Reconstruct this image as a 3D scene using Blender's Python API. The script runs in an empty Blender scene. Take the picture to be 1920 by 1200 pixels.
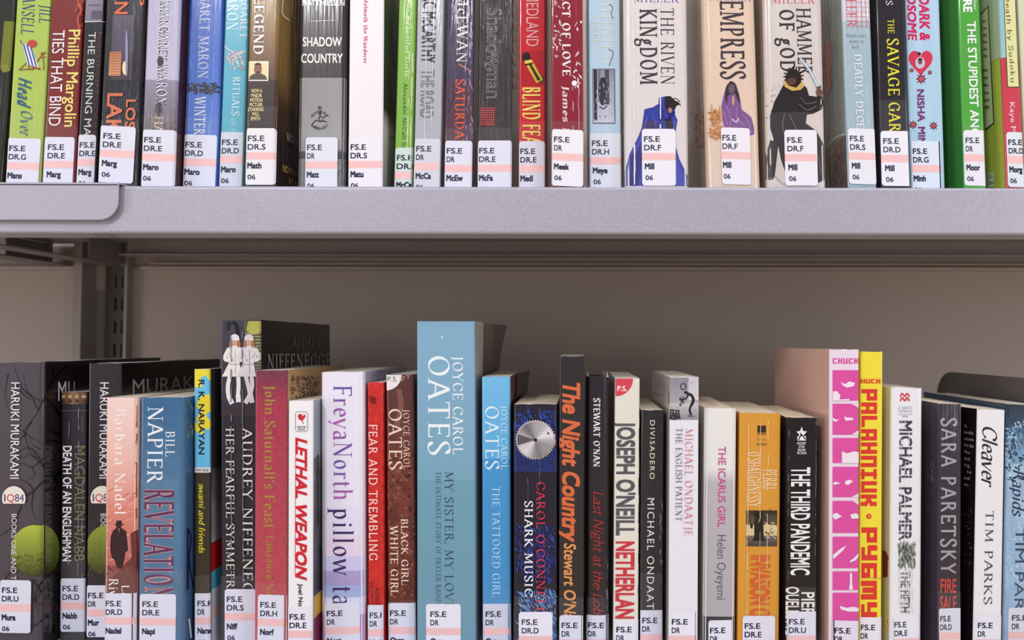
import bpy, bmesh, math, random
from mathutils import Vector, Matrix
rnd = random.Random(7)
# ------------------------------------------------------------------ camera, world, lights, exposure
F = 1300.0            # focal length, in pixels of the 1920 wide frame
VX, CY = 1085.0, 600.0
PITCH = math.atan2(42.0, F)
YAW = math.radians(0.65)          # the shelves recede slightly to the right
PX = VX + F * math.tan(YAW)       # principal column of the (cropped) frame
sc = bpy.context.scene
col = bpy.context.collection
cd = bpy.data.cameras.new('camera'); cam = bpy.data.objects.new('camera', cd); col.objects.link(cam)
cd.sensor_width = 36.0; cd.lens = 36.0 * F / 1920.0
cd.shift_x = -(PX - 960.0) / 1920.0
cd.clip_start = 0.01
cam.rotation_euler = (math.pi / 2 + PITCH, 0, -YAW)
cd.dof.use_dof = True; cd.dof.focus_distance = 0.525; cd.dof.aperture_fstop = 5.6
sc.camera = cam
w = bpy.data.worlds.new('room_light'); sc.world = w; w.use_nodes = True
wn = w.node_tree; bg = wn.nodes['Background']; bg.inputs[1].default_value = 0.44
# the room around the shelves: pale walls and ceiling above eye level, warm wooden floor below it
wg = wn.nodes.new('ShaderNodeTexCoord'); wsx = wn.nodes.new('ShaderNodeSeparateXYZ'); wr_ = wn.nodes.new('ShaderNodeValToRGB')
wn.links.new(wg.outputs['Generated'], wsx.inputs[0])
wm = wn.nodes.new('ShaderNodeMapRange'); wm.inputs['From Min'].default_value = -1; wm.inputs['From Max'].default_value = 1
wn.links.new(wsx.outputs['Z'], wm.inputs['Value']); wn.links.new(wm.outputs['Result'], wr_.inputs['Fac']); wn.links.new(wr_.outputs['Color'], bg.inputs[0])
wr_.color_ramp.elements[0].position = 0.34; wr_.color_ramp.elements[0].color = (1.25, 0.98, 0.70, 1)
wr_.color_ramp.elements[1].position = 0.46; wr_.color_ramp.elements[1].color = (0.78, 0.78, 0.88, 1)
def area(name, loc, target, sx, sy, power, colr=(1, 1, 1)):
    l = bpy.data.lights.new(name, 'AREA'); l.shape = 'RECTANGLE'; l.size = sx; l.size_y = sy; l.energy = power; l.color = colr
    o = bpy.data.objects.new(name, l); col.objects.link(o); o.location = loc
    o.rotation_euler = (Vector(target) - Vector(loc)).to_track_quat('-Z', 'Y').to_euler(); return o
area('ceiling_light', (0.35, -0.35, 1.45), (0.0, 0.55, -0.05), 1.9, 0.25, 14.5, (0.97, 0.96, 1.0))
area('ceiling_light', (-1.15, -1.35, 1.38), (0.0, 0.6, -0.05), 0.30, 0.30, 20, (0.98, 0.97, 1.0))
area('window_light', (-2.7, -0.9, 0.25), (0.1, 0.6, -0.05), 0.8, 1.5, 19, (0.98, 0.97, 1.0))  # added fill lamp at left for film streaks and cover sides, no real window
area('window_light', (2.1, -1.2, 0.3), (-0.1, 0.6, -0.05), 0.6, 1.4, 14, (0.97, 0.97, 1.0))  # its weaker counterpart on the right, also an added fill
sc.view_settings.view_transform = 'Standard'; sc.view_settings.look = 'None'
sc.view_settings.gamma = 1; sc.view_settings.use_curve_mapping = False
sc.view_settings.exposure = -0.1
# ------------------------------------------------------------------ pixel rays: where a measured point of the photograph lies in the room
def ray(px, py):
    cx = (px - PX) / F; cz = -(py - CY) / F
    c, s = math.cos(PITCH), math.sin(PITCH)
    y = c - cz * s; cy_, sy_ = math.cos(YAW), math.sin(YAW)
    return Vector((cx * cy_ + y * sy_, y * cy_ - cx * sy_, s + cz * c))
def at(px, py, d):
    r = ray(px, py); return r * (d / r.y)
# ------------------------------------------------------------------ colours and materials
def lin(c):
    return tuple(max(0.0, 1.07 * q - 0.010) for q in lin0(c))
def lin0(c):
    return tuple(((v / 255.0) / 12.92 if v / 255.0 <= 0.04045 else (((v / 255.0) + 0.055) / 1.055) ** 2.4) for v in c)
MATS = {}
def print_mat(wr, rough=0.32, coat=0.6):
    """printed card under clear film: colour from the printed artwork, wr = how wrinkled the film is"""
    k = ('print', wr, rough, coat)
    if k in MATS: return MATS[k]
    m = bpy.data.materials.new('printed_cover'); m.use_nodes = True; nt = m.node_tree; N = nt.nodes; L = nt.links
    p = N['Principled BSDF']
    a = N.new('ShaderNodeAttribute'); a.attribute_name = 'col'
    tc = N.new('ShaderNodeTexCoord')
    n1 = N.new('ShaderNodeTexNoise'); n1.inputs['Scale'].default_value = 900; n1.inputs['Detail'].default_value = 2
    L.new(tc.outputs['Object'], n1.inputs['Vector'])
    mr = N.new('ShaderNodeMapRange'); mr.inputs['To Min'].default_value = 0.93; mr.inputs['To Max'].default_value = 1.07
    L.new(n1.outputs['Fac'], mr.inputs['Value'])
    mx = N.new('ShaderNodeMix'); mx.data_type = 'RGBA'; mx.blend_type = 'MULTIPLY'; mx.inputs['Factor'].default_value = 1
    L.new(a.outputs['Color'], mx.inputs['A']); L.new(mr.outputs['Result'], mx.inputs['B'])
    L.new(mx.outputs['Result'], p.inputs['Base Color'])
    p.inputs['Roughness'].default_value = rough; p.inputs['Specular IOR Level'].default_value = 0.3
    p.inputs['Coat Weight'].default_value = coat; p.inputs['Coat Roughness'].default_value = 0.12
    if wr > 0:
        mp = N.new('ShaderNodeMapping'); mp.inputs['Scale'].default_value = (420, 420, 14)
        L.new(tc.outputs['Object'], mp.inputs['Vector'])
        n2 = N.new('ShaderNodeTexNoise'); n2.inputs['Scale'].default_value = 1; n2.inputs['Detail'].default_value = 3
        L.new(mp.outputs['Vector'], n2.inputs['Vector'])
        b = N.new('ShaderNodeBump'); b.inputs['Strength'].default_value = min(1, 0.25 * wr); b.inputs['Distance'].default_value = 0.0012 * wr
        L.new(n2.outputs['Fac'], b.inputs['Height']); L.new(b.outputs['Normal'], p.inputs['Coat Normal'])
        b2 = N.new('ShaderNodeBump'); b2.inputs['Strength'].default_value = min(1, 0.1 * wr); b2.inputs['Distance'].default_value = 0.0006
        L.new(n2.outputs['Fac'], b2.inputs['Height']); L.new(b2.outputs['Normal'], p.inputs['Normal'])
    MATS[k] = m; return m
def label_mat():
    return print_mat(0, 0.45, 0.3)
def paper_mat():
    if 'paper' in MATS: return MATS['paper']
    m = bpy.data.materials.new('page_edges'); m.use_nodes = True; nt = m.node_tree; N = nt.nodes; L = nt.links
    p = N['Principled BSDF']; p.inputs['Roughness'].default_value = 0.9
    tc = N.new('ShaderNodeTexCoord'); mp = N.new('ShaderNodeMapping'); mp.inputs['Scale'].default_value = (3500, 25, 25)
    L.new(tc.outputs['Object'], mp.inputs['Vector'])
    n = N.new('ShaderNodeTexNoise'); n.inputs['Scale'].default_value = 1; n.inputs['Detail'].default_value = 2
    L.new(mp.outputs['Vector'], n.inputs['Vector'])
    a = N.new('ShaderNodeAttribute'); a.attribute_name = 'col'
    mr = N.new('ShaderNodeMapRange'); mr.inputs['From Min'].default_value = 0.3; mr.inputs['From Max'].default_value = 0.7
    mr.inputs['To Min'].default_value = 0.82; mr.inputs['To Max'].default_value = 1.05; L.new(n.outputs['Fac'], mr.inputs['Value'])
    mx = N.new('ShaderNodeMix'); mx.data_type = 'RGBA'; mx.blend_type = 'MULTIPLY'; mx.inputs['Factor'].default_value = 1
    L.new(a.outputs['Color'], mx.inputs['A']); L.new(mr.outputs['Result'], mx.inputs['B']); L.new(mx.outputs['Result'], p.inputs['Base Color'])
    b = N.new('ShaderNodeBump'); b.inputs['Strength'].default_value = 0.5; b.inputs['Distance'].default_value = 0.0004
    L.new(n.outputs['Fac'], b.inputs['Height']); L.new(b.outputs['Normal'], p.inputs['Normal'])
    MATS['paper'] = m; return m
def metal_mat(name, c, rough=0.42, metallic=0.25, speck=0.12):
    k = ('metal', name)
    if k in MATS: return MATS[k]
    m = bpy.data.materials.new(name); m.use_nodes = True; nt = m.node_tree; N = nt.nodes; L = nt.links
    p = N['Principled BSDF']; p.inputs['Roughness'].default_value = rough; p.inputs['Metallic'].default_value = metallic
    tc = N.new('ShaderNodeTexCoord'); n = N.new('ShaderNodeTexNoise'); n.inputs['Scale'].default_value = 700; n.inputs['Detail'].default_value = 3
    L.new(tc.outputs['Object'], n.inputs['Vector'])
    mr = N.new('ShaderNodeMapRange'); mr.inputs['From Min'].default_value = 0.25; mr.inputs['From Max'].default_value = 0.75
    mr.inputs['To Min'].default_value = 1 - speck; mr.inputs['To Max'].default_value = 1 + speck; L.new(n.outputs['Fac'], mr.inputs['Value'])
    mx = N.new('ShaderNodeMix'); mx.data_type = 'RGBA'; mx.blend_type = 'MULTIPLY'; mx.inputs['Factor'].default_value = 1
    mx.inputs['A'].default_value = (*lin(c), 1); L.new(mr.outputs['Result'], mx.inputs['B']); L.new(mx.outputs['Result'], p.inputs['Base Color'])
    b = N.new('ShaderNodeBump'); b.inputs['Strength'].default_value = 0.15; b.inputs['Distance'].default_value = 0.0003
    L.new(n.outputs['Fac'], b.inputs['Height']); L.new(b.outputs['Normal'], p.inputs['Normal'])
    MATS[k] = m; return m
def film_mat():
    if 'film' in MATS: return MATS['film']
    m = bpy.data.materials.new('clear_adhesive_film'); m.use_nodes = True; p = m.node_tree.nodes['Principled BSDF']
    p.inputs['Base Color'].default_value = (0.85, 0.85, 0.9, 1); p.inputs['Alpha'].default_value = 0.035
    p.inputs['Roughness'].default_value = 0.15
    MATS['film'] = m; return m
def mesh_obj(name, verts, faces, mat, parent=None, cols=None, smooth=False):
    me = bpy.data.meshes.new(name); me.from_pydata([tuple(v) for v in verts], [], faces); me.materials.append(mat)
    if cols is not None:
        ca = me.color_attributes.new('col', 'FLOAT_COLOR', 'CORNER')
        buf = []
        for fi, f in enumerate(me.polygons):
            c = cols[fi]
            if isinstance(c, list):
                for k in range(f.loop_total): buf.extend((*c[k], 1.0))
            else:
                buf.extend((*c, 1.0) * f.loop_total)
        ca.data.foreach_set('color', buf)
    if smooth:
        me.polygons.foreach_set('use_smooth', [True] * len(me.polygons))
    me.update()
    o = bpy.data.objects.new(name, me); col.objects.link(o)
    if parent is not None: o.parent = parent
    return o
def box_geo(V, Fc, x0, x1, y0, y1, z0, z1):
    n = len(V)
    V += [(x0, y0, z0), (x1, y0, z0), (x1, y1, z0), (x0, y1, z0), (x0, y0, z1), (x1, y0, z1), (x1, y1, z1), (x0, y1, z1)]
    Fc += [tuple(n + k for k in f) for f in ((0, 3, 2, 1), (4, 5, 6, 7), (0, 1, 5, 4), (1, 2, 6, 5), (2, 3, 7, 6), (3, 0, 4, 7))]
def bevel(o, wd, seg=3):
    m = o.modifiers.new('bevel', 'BEVEL'); m.width = wd; m.segments = seg; m.limit_method = 'ANGLE'; return o
# ------------------------------------------------------------------ a drawn pen alphabet (serif, plain and script) beside Blender's own sans
G = {
'A':"76|l 6 0 38 100;l 38 100 70 0;l 18 34 58 34;s 6 0;s 70 0",
'B':"66|l 16 0 16 100;l 16 100 34 100;a 34 76 21 24 90 -90;l 16 52 36 52;a 36 26 25 26 90 -90;l 16 0 36 0;s 13 0 7;s 13 100 7",
'C':"76|a 42 50 36 50 48 312;l 67 90 67 70;l 67 12 67 26",
'D':"82|l 16 0 16 100;l 16 100 36 100;a 36 50 40 50 90 -90;l 16 0 36 0;s 13 0 7;s 13 100 7",
'E':"64|l 16 0 16 100;l 16 100 56 100;l 16 52 46 52;l 16 0 58 0;t 56 100 56 82;t 58 0 58 20;t 46 60 46 44;s 13 0 7;s 13 100 7",
'F':"60|l 16 0 16 100;l 16 100 56 100;l 16 52 46 52;t 56 100 56 82;t 46 60 46 44;s 16 0;s 13 100 7",
'G':"82|a 42 50 36 50 48 300;l 66 90 66 70;l 68 6 68 44;s 68 44 11",
'H':"84|l 16 0 16 100;l 68 0 68 100;l 16 52 68 52;s 16 0;s 16 100;s 68 0;s 68 100",
'I':"36|l 18 0 18 100;s 18 0;s 18 100",
'J':"40|l 24 100 24 6;c 24 8 20 -14 6 -20;s 24 100",
'K':"76|l 16 0 16 100;l 62 100 18 44;l 28 56 68 0;s 16 0;s 16 100;s 62 100 9;s 68 0 9",
'L':"60|l 16 0 16 100;l 16 0 56 0;t 56 0 56 22;s 13 0 7;s 16 100",
'M':"98|t 14 0 17 100;l 17 100 48 10;t 48 10 80 100;l 80 100 82 0;s 14 0;s 82 0;s 13 100 7;s 84 100 7",
'N':"84|t 15 0 15 100;l 15 100 69 0;t 69 0 69 100;s 15 0;s 12 100 8;s 69 100",
'O':"86|a 43 50 36 50 0 360",
'P':"62|l 16 0 16 100;l 16 100 34 100;a 34 74 23 26 90 -90;l 16 48 34 48;s 16 0;s 13 100 7",
'Q':"86|a 43 50 36 50 0 360;c 46 6 62 -10 82 -14",
'R':"72|l 16 0 16 100;l 16 100 34 100;a 34 75 22 25 90 -90;l 16 50 34 50;l 36 50 66 0;s 16 0;s 13 100 7;s 68 0 7",
'S':"58|c 48 84 40 98 26 100 12 92 10 76 20 60 38 44 49 30 48 12 34 0 18 2 9 18;t 49 98 48 76;t 9 2 9 24",
'T':"70|l 35 0 35 100;l 6 100 64 100;t 6 100 6 82;t 64 100 64 82;s 35 0",
'U':"80|l 16 100 16 34;c 16 36 20 8 40 0 60 8 64 36;t 64 34 64 100;s 16 100;s 64 100",
'V':"76|l 6 100 38 0;t 38 0 70 100;s 6 100;s 70 100",
'W':"106|l 6 100 30 0;t 30 0 52 100;l 52 100 76 0;t 76 0 100 100;s 6 100;s 52 100 8;s 100 100",
'X':"74|l 8 100 66 0;t 8 0 66 100;s 8 100;s 66 0;s 8 0;s 66 100",
'Y':"72|l 6 100 36 48;t 36 48 66 100;l 36 48 36 0;s 6 100;s 66 100;s 36 0",
'Z':"68|t 8 100 60 100;l 60 100 8 0;t 8 0 62 0;t 8 100 8 82;t 62 0 62 20",
'a':"54|c 10 56 22 66 36 62 40 50;l 40 50 40 8;c 40 8 44 0 52 4;c 40 38 18 34 9 18 16 2 28 0 40 12",
'b':"60|l 14 0 14 104;a 30 33 22 33 150 -150;s 10 104 6",
'c':"50|a 30 33 23 33 48 312;d 44 52 5",
'd':"60|l 46 0 46 104;a 30 33 22 33 30 330;s 42 104 6;s 50 0 6",
'e':"52|a 29 33 22 33 0 310;t 8 36 50 36",
'f':"36|l 16 0 16 84;c 16 84 20 104 36 100;t 4 64 32 64;s 16 0",
'g':"56|a 26 42 17 23 0 360;c 16 22 8 12 20 4 44 0 50 -12 40 -28 16 -28 6 -14 16 0;t 38 58 54 64",
'h':"62|l 14 0 14 104;c 14 48 26 64 40 64 47 50;l 47 52 47 0;s 14 0;s 47 0;s 10 104 6",
'i':"30|l 15 0 15 64;s 15 0;s 11 64 6;d 15 88 7",
'j':"28|l 16 64 16 -8;c 16 -8 12 -26 0 -26;s 11 64 6;d 16 88 7",
'k':"60|l 14 0 14 104;l 48 64 16 28;l 24 38 52 0;s 14 0;s 50 64 7;s 54 0 7;s 10 104 6",
'l':"30|l 15 0 15 104;s 15 0;s 11 104 6",
'm':"92|l 14 0 14 64;c 14 48 26 64 38 64 46 50;l 46 52 46 0;c 46 48 58 64 70 64 78 50;l 78 52 78 0;s 14 0;s 46 0;s 78 0;s 10 64 6",
'n':"62|l 14 0 14 64;c 14 48 26 64 40 64 47 50;l 47 52 47 0;s 14 0;s 47 0;s 10 64 6",
'o':"58|a 29 33 23 33 0 360",
'p':"60|l 14 -28 14 64;a 30 33 22 33 150 -150;s 14 -28;s 10 64 6",
'q':"60|l 46 -28 46 64;a 30 33 22 33 30 330;s 46 -28",
'r':"42|l 14 0 14 64;c 14 44 22 60 38 62;s 14 0;s 10 64 6;d 37 58 5",
's':"44|c 36 54 28 65 16 64 9 52 16 40 32 30 38 16 28 1 16 2 8 12",
't':"36|l 16 84 16 10;c 16 12 20 0 34 4;t 4 64 32 64",
'u':"62|l 14 64 14 16;c 14 20 18 2 34 0 46 14;l 47 64 47 0;s 10 64 6;s 43 64 6;s 52 0 6",
'v':"56|l 6 64 28 0;t 28 0 50 64;s 6 64 8;s 50 64 8",
'w':"80|l 6 64 22 0;t 22 0 40 64;l 40 64 58 0;t 58 0 74 64;s 6 64 8;s 74 64 8",
'x':"56|l 8 64 46 0;t 8 0 46 64;s 8 64 7;s 48 0 7",
'y':"56|l 6 64 28 0;t 50 64 20 -26;d 18 -24 6;s 6 64 8;s 50 64 8",
'z':"50|t 6 62 44 62;l 44 62 6 2;t 6 2 46 2",
"'":"20|l 10 100 8 78", '.':"22|d 10 6 7", ',':"22|d 10 6 7;t 12 4 6 -14", '&':"80|c 70 8 40 40 22 70 26 94 42 96 46 78 34 60 12 36 10 12 30 0 56 14 70 46",
'1':"40|l 22 0 22 100;t 8 82 22 100;s 22 0", '-':"34|t 4 34 30 34", '/':"50|t 4 -8 46 108",
}
PG = {}
for k_, s_ in G.items():
    w_, r_ = s_.split('|'); ops = []
    for q in r_.split(';'):
        t_ = q.split(); ops.append((t_[0], [float(v) for v in t_[1:]]))
    PG[k_] = (float(w_), ops)
def catmull(P, n=5):
    out = []
    for i in range(len(P) - 1):
        p0 = P[max(i - 1, 0)]; p1 = P[i]; p2 = P[i + 1]; p3 = P[min(i + 2, len(P) - 1)]
        for k in range(n):
            t = k / n
            out.append(tuple(0.5 * (2 * p1[j] + (p2[j] - p0[j]) * t + (2 * p0[j] - 5 * p1[j] + 4 * p2[j] - p3[j]) * t * t + (3 * p1[j] - p0[j] - 3 * p2[j] + p3[j]) * t ** 3) for j in (0, 1)))
    out.append(P[-1]); return out
def strip(P, wf):
    """polygon faces of a pen stroke through points P, its width from wf(direction)"""
    V, Fc = [], []
    n = len(P)
    for i in range(n):
        a = P[max(i - 1, 0)]; b = P[min(i + 1, n - 1)]
        dx, dy = b[0] - a[0], b[1] - a[1]; L = math.hypot(dx, dy) or 1
        h = wf(dx / L, dy / L) / 2
        V += [(P[i][0] - dy / L * h, P[i][1] + dx / L * h), (P[i][0] + dy / L * h, P[i][1] - dx / L * h)]
    for i in range(n - 1): Fc.append((2 * i, 2 * i + 1, 2 * i + 3, 2 * i + 2))
    return V, Fc
FONTS = {  # thick, thin, serif, spacing
'serif': (13, 4.5, 3.6, 8), 'serifb': (20, 7, 5, 6), 'fine': (9, 4, 3, 12), 'wide': (12, 5, 3.6, 26), 'script': (11, 4, 0, -4), 'scripth': (7, 6, 0, -2), 'pen': (11, 9, 0, 8), 'humanist': (13, 10, 0, 12)}
def pen_text(s, font, bold=0):
    th, tn, sf, sp = FONTS[font]; th += bold; tn += bold; sfw = (sf + bold) if sf else 0
    V, Fc = [], []; x = 0.0
    ph = math.radians(25)
    def wf(dx, dy):
        ang = math.atan2(dy, dx); return tn + (th - tn) * abs(math.sin(ang - ph * (1 if dx * dy else 1))) ** 2
    for ch in s:
        if ch == ' ': x += 34 + sp; continue
        if ch not in PG:
            x += 30; continue
        wd, ops = PG[ch]
        for oi, (op, a) in enumerate(ops):
            if op == 's':
                if not sfw: continue
                hw = a[2] if len(a) > 2 else 12; hw += bold / 2
                yy = a[1]; yy = yy - sfw / 2 if yy >= 60 else (yy + sfw / 2)
                v = [(a[0] - hw, yy - sfw / 2), (a[0] + hw, yy - sfw / 2), (a[0] + hw, yy + sfw / 2), (a[0] - hw, yy + sfw / 2)]; f = [(0, 1, 2, 3)]
            elif op == 'd':
                r = a[2] + bold / 2; v = [(a[0] + r * math.cos(k * math.pi / 4), a[1] + r * math.sin(k * math.pi / 4)) for k in range(8)]; f = [tuple(range(8))]
            elif op == 'a':
                cx, cy, rx, ry, a0, a1 = a; n = max(4, int(abs(a1 - a0) / 18)); hh = tn / 2
                P = [(cx + (rx - th / 2 + 2) * math.cos(math.radians(a0 + (a1 - a0) * k / n)), cy + (ry - hh) * math.sin(math.radians(a0 + (a1 - a0) * k / n))) for k in range(n + 1)]
                v, f = strip(P, wf)
            else:
                P = [(a[k], a[k + 1]) for k in range(0, len(a), 2)]
                if op == 'c': v, f = strip(catmull(P), wf)
                elif op == 't': v, f = strip(P, lambda dx, dy: tn)
                else:
                    P = [(p[0], min(max(p[1], tn / 2), 100 - tn / 2) if abs(P[0][1] - P[-1][1]) < 1 and 0 <= p[1] <= 100 else p[1]) for p in P]
                    v, f = strip(P, wf)
            n0 = len(V); V += [(p[0] + x, p[1], oi * 1.5e-6) for p in v]; Fc += [tuple(n0 + k for k in ff) for ff in f]
        x += wd + sp
    return V, Fc, 0.0, max(x - sp, 1), 100.0
BLOCK = {'P': "12 0 12 88 50 88 50 44 12 44", 'A': "12 0 12 88 50 88 50 0|12 40 50 40", 'L': "12 100 12 12 50 12", 'H': "12 0 12 100|50 0 50 100|12 50 50 50", 'N': "12 0 12 88 50 88 50 0", 'I': "28 0 28 100|12 12 44 12|12 88 44 88", 'U': "12 100 12 12 50 12 50 100",
 'K': "12 0 12 100|50 100 50 68 26 50 50 32 50 0", 'Y': "12 100 12 50 50 50|50 100 50 12 20 12", 'G': "50 88 12 88 12 12 50 12 50 46 32 46", 'M': "12 0 12 88 64 88 64 0|38 88 38 20", 'C': "50 88 12 88 12 12 50 12"}
def block_text(s_):
    """square poster capitals made of bars"""
    V, Fc, x, w_ = [], [], 0.0, 21.0
    for ch in s_:
        if ch not in BLOCK: x += 40; continue
        mx = 0
        for q, st in enumerate(BLOCK[ch].split('|')):
            a = [float(v) for v in st.split()]; P = [(a[k], a[k + 1]) for k in range(0, len(a), 2)]; mx = max(mx, max(p[0] for p in P))
            for i in range(len(P) - 1):
                p, r = P[i], P[i + 1]; dx, dy = r[0] - p[0], r[1] - p[1]; L = math.hypot(dx, dy); dx /= L; dy /= L; h = w_ / 2
                e0 = h if 0 < p[1] < 100 else 0; e1 = h if 0 < r[1] < 100 else 0
                e = (q * 3 + i) % 7 * 2e-6; n = len(V)
                for px_, py_ in ((p[0] - dx * e0 - dy * h, p[1] - dy * e0 + dx * h), (p[0] - dx * e0 + dy * h, p[1] - dy * e0 - dx * h), (r[0] + dx * e1 + dy * h, r[1] + dy * e1 - dx * h), (r[0] + dx * e1 - dy * h, r[1] + dy * e1 + dx * h)): V.append((x + px_, min(max(py_, 0), 100), e))
                Fc.append((n, n + 1, n + 2, n + 3))
        x += mx + 12 + 7
    return V, Fc, 0.0, x - 7, 100.0
CAPH = {}
def sans_text(s, off=0.0, spacing=1.0):
    def conv(t):
        c = bpy.data.curves.new('t', 'FONT'); c.body = t; c.resolution_u = 3; c.space_character = spacing; c.fill_mode = 'FRONT'
        o = bpy.data.objects.new('t', c); me = bpy.data.meshes.new_from_object(o)
        V = [(v.co.x, v.co.y) for v in me.vertices]; Fc = [tuple(p.vertices) for p in me.polygons]
        bpy.data.objects.remove(o); bpy.data.curves.remove(c); bpy.data.meshes.remove(me); return V, Fc
    if off not in CAPH:
        CAPH[off] = max(v[1] for v in conv('H')[0]) + max(0, off) * 0.8
    V, Fc = conv(s)
    if off > 0:      # heavier weight: the same outline laid down five times, nudged sideways
        q = off * 0.8; n = len(V); V0, F0 = V, Fc; V, Fc = [], []
        for i, (dx, dy) in enumerate(((0, 0), (q, q), (-q, q), (q, -q), (-q, -q))):
            V += [(v[0] + dx, v[1] + dy, i * 3.5e-6) for v in V0]; Fc += [tuple(k + n * i for k in f) for f in F0]
    xs = [v[0] for v in V]
    return V, Fc, min(xs), max(xs), CAPH[off]
SANS = {'sans': 0.0, 'bold': 0.022, 'heavy': 0.04, 'light': -0.008}
TC = {}
def text_geo(s, font, bold=0, spacing=1.0):
    k = (s, font, bold, spacing)
    if k not in TC:
        if font == 'block': TC[k] = block_text(s)
        elif font in SANS: TC[k] = sans_text(s, SANS[font] + bold * 0.003, spacing)
        else: TC[k] = pen_text(s, font, bold)
    return TC[k]
# ------------------------------------------------------------------ shelves
DECK_U, DECK_L = 0.1144, -0.2380       # heights of the two shelf surfaces
def tag(o, label, cat, group=None):
    o['label'] = label; o['category'] = cat
    if group: o['group'] = group
GREY = metal_mat('grey_enamelled_steel', (178, 175, 188), 0.40, 0.15, 0.10)
GREYD = metal_mat('grey_painted_back_panel', (184, 168, 156), 0.55, 0.0, 0.04)
POST = metal_mat('grey_painted_upright', (158, 148, 142), 0.5, 0.1, 0.05)
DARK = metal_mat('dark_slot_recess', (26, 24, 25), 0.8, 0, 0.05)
def build_shelving():
    root = bpy.data.objects.new('library_shelving', None); col.objects.link(root); root.location = (0, 0.6, DECK_L - 0.05)
    tag(root, 'grey steel library shelving unit with two shelves holding all the novels', 'shelving')
    inv = Vector(root.location)
    def put(name, V, Fc, m, parent=None, bv=0, label=None):
        V = [tuple(Vector(v) - inv) for v in V]
        o = mesh_obj(name, V, Fc, m, root if parent is None else parent)
        if bv: bevel(o, bv)
        if label: o['label'] = label
        return o
    X0, X1 = -1.0, 0.95
    for zd in (DECK_U, DECK_L):
        V, Fc = [], []
        box_geo(V, Fc, X0, X1, 0.508, 0.80, zd - 0.0014, zd)           # deck
        deck = put('shelf_board', V, Fc, GREY)
        # folded front lip: outer face, rolled corners, return flange
        prof = []
        yf, zt, zb, t = 0.505, zd - 0.0004, zd - 0.0352, 0.0014
        r = 0.0022
        prof += [(0.5165, zd - 0.0001)]
        for k in range(6):
            a = math.radians(90 + 18 * k); prof.append((yf + r + r * math.cos(a), zt - r + r * math.sin(a)))
        for k in range(6):
            a = math.radians(180 + 18 * k); prof.append((yf + r + r * math.cos(a), zb + r + r * math.sin(a)))
        prof += [(0.5275, zb)]
        inner = [(0.5275, zb + t)] + [(yf + t, zb + t), (yf + t, zd - 0.0015), (0.5165, zd - 0.0015)]
        P = prof + inner
        V = [(X0, p[0], p[1]) for p in P] + [(X1, p[0], p[1]) for p in P]; n = len(P)
        Fc = [(k, k + n, (k + 1) % n + n, (k + 1) % n) for k in range(n)]
        lip = put('front_lip', V, Fc, GREY)
        if zd == DECK_U:
            V, Fc = [], []
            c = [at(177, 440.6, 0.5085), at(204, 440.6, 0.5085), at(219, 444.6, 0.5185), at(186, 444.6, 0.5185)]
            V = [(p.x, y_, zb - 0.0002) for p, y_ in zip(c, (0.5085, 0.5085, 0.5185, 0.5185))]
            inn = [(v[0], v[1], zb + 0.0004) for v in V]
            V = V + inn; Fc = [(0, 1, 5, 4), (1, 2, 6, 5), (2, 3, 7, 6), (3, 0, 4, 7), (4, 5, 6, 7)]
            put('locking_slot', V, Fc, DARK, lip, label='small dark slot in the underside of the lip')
        # rear turned-down edge of the deck
        V, Fc = [], []
        box_geo(V, Fc, -0.50, X1, 0.772, 0.774, zd - 0.018, zd - 0.0015)
        box_geo(V, Fc, -0.50, X1, 0.757, 0.774, zd - 0.0195, zd - 0.018)
        put('rear_flange', V, Fc, POST, deck)
        # end brackets reaching forward from the upright, each with a turned-in foot
        zf = zd - 0.0259
        for xa, xb, xp in ((-0.541, -0.518, -0.518), (-0.605, -0.577, -0.605)):
            V, Fc = [], []
            box_geo(V, Fc, min(xp, xp + 0.0015), max(xp, xp + 0.0015), 0.735, 0.798, zf, zd - 0.002)
            box_geo(V, Fc, xa, xb, 0.53, 0.785, zf - 0.0014, zf)
            box_geo(V, Fc, xp - 0.002, xp + 0.0035, 0.790, 0.797, zf - 0.002, zd - 0.0015)
            put('shelf_bracket', V, Fc, metal_mat('grey_bracket_steel', (132, 124, 120), 0.5, 0.1, 0.05))  # darker than the upright: shade under the deck is put into the colour
    # back panels, top rail
    V, Fc = [], []; box_geo(V, Fc, -0.5125, 0.95, 0.800, 0.802, -0.30, 0.0868)
    put('back_panel', V, Fc, GREYD)
    V, Fc = [], []; box_geo(V, Fc, -1.05, -0.569, 0.800, 0.802, -0.30, 0.0868)
    put('back_panel', V, Fc, GREYD)
    V, Fc = [], []; box_geo(V, Fc, -1.05, 0.95, 0.800, 0.802, 0.118, 0.47)
    put('back_panel', V, Fc, GREYD)
    V, Fc = [], []; box_geo(V, Fc, -0.498, 0.95, 0.790, 0.800, 0.0825, 0.0868); box_geo(V, Fc, -0.49, 0.95, 0.7935, 0.80, 0.0885, 0.0915)
    put('top_rail', V, Fc, GREYD, bv=0.001)
    V, Fc = [], []; box_geo(V, Fc, -1.05, -0.57, 0.79, 0.80, 0.0825, 0.0868)
    put('top_rail', V, Fc, GREYD, bv=0.001)
    V, Fc = [], []; box_geo(V, Fc, -1.05, 0.95, 0.8045, 0.806, 0.06, 0.13)
    put('core_board', V, Fc, GREYD)
    # upright post, a perforated channel
    V, Fc = [], []
    box_geo(V, Fc, -0.5680, -0.5630, 0.784, 0.808, -0.32, 0.47)
    box_geo(V, Fc, -0.5622, -0.5565, 0.781, 0.808, -0.32, 0.47)
    box_geo(V, Fc, -0.5150, -0.5120, 0.790, 0.808, -0.32, 0.47)
    box_geo(V, Fc, -0.5680, -0.5120, 0.806, 0.808, -0.32, 0.47)
    post = put('upright_post', V, Fc, POST)
    V, Fc = [], []
    xs = [-0.5430, -0.5325, -0.5295, -0.5245, -0.5215, -0.5152]
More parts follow.
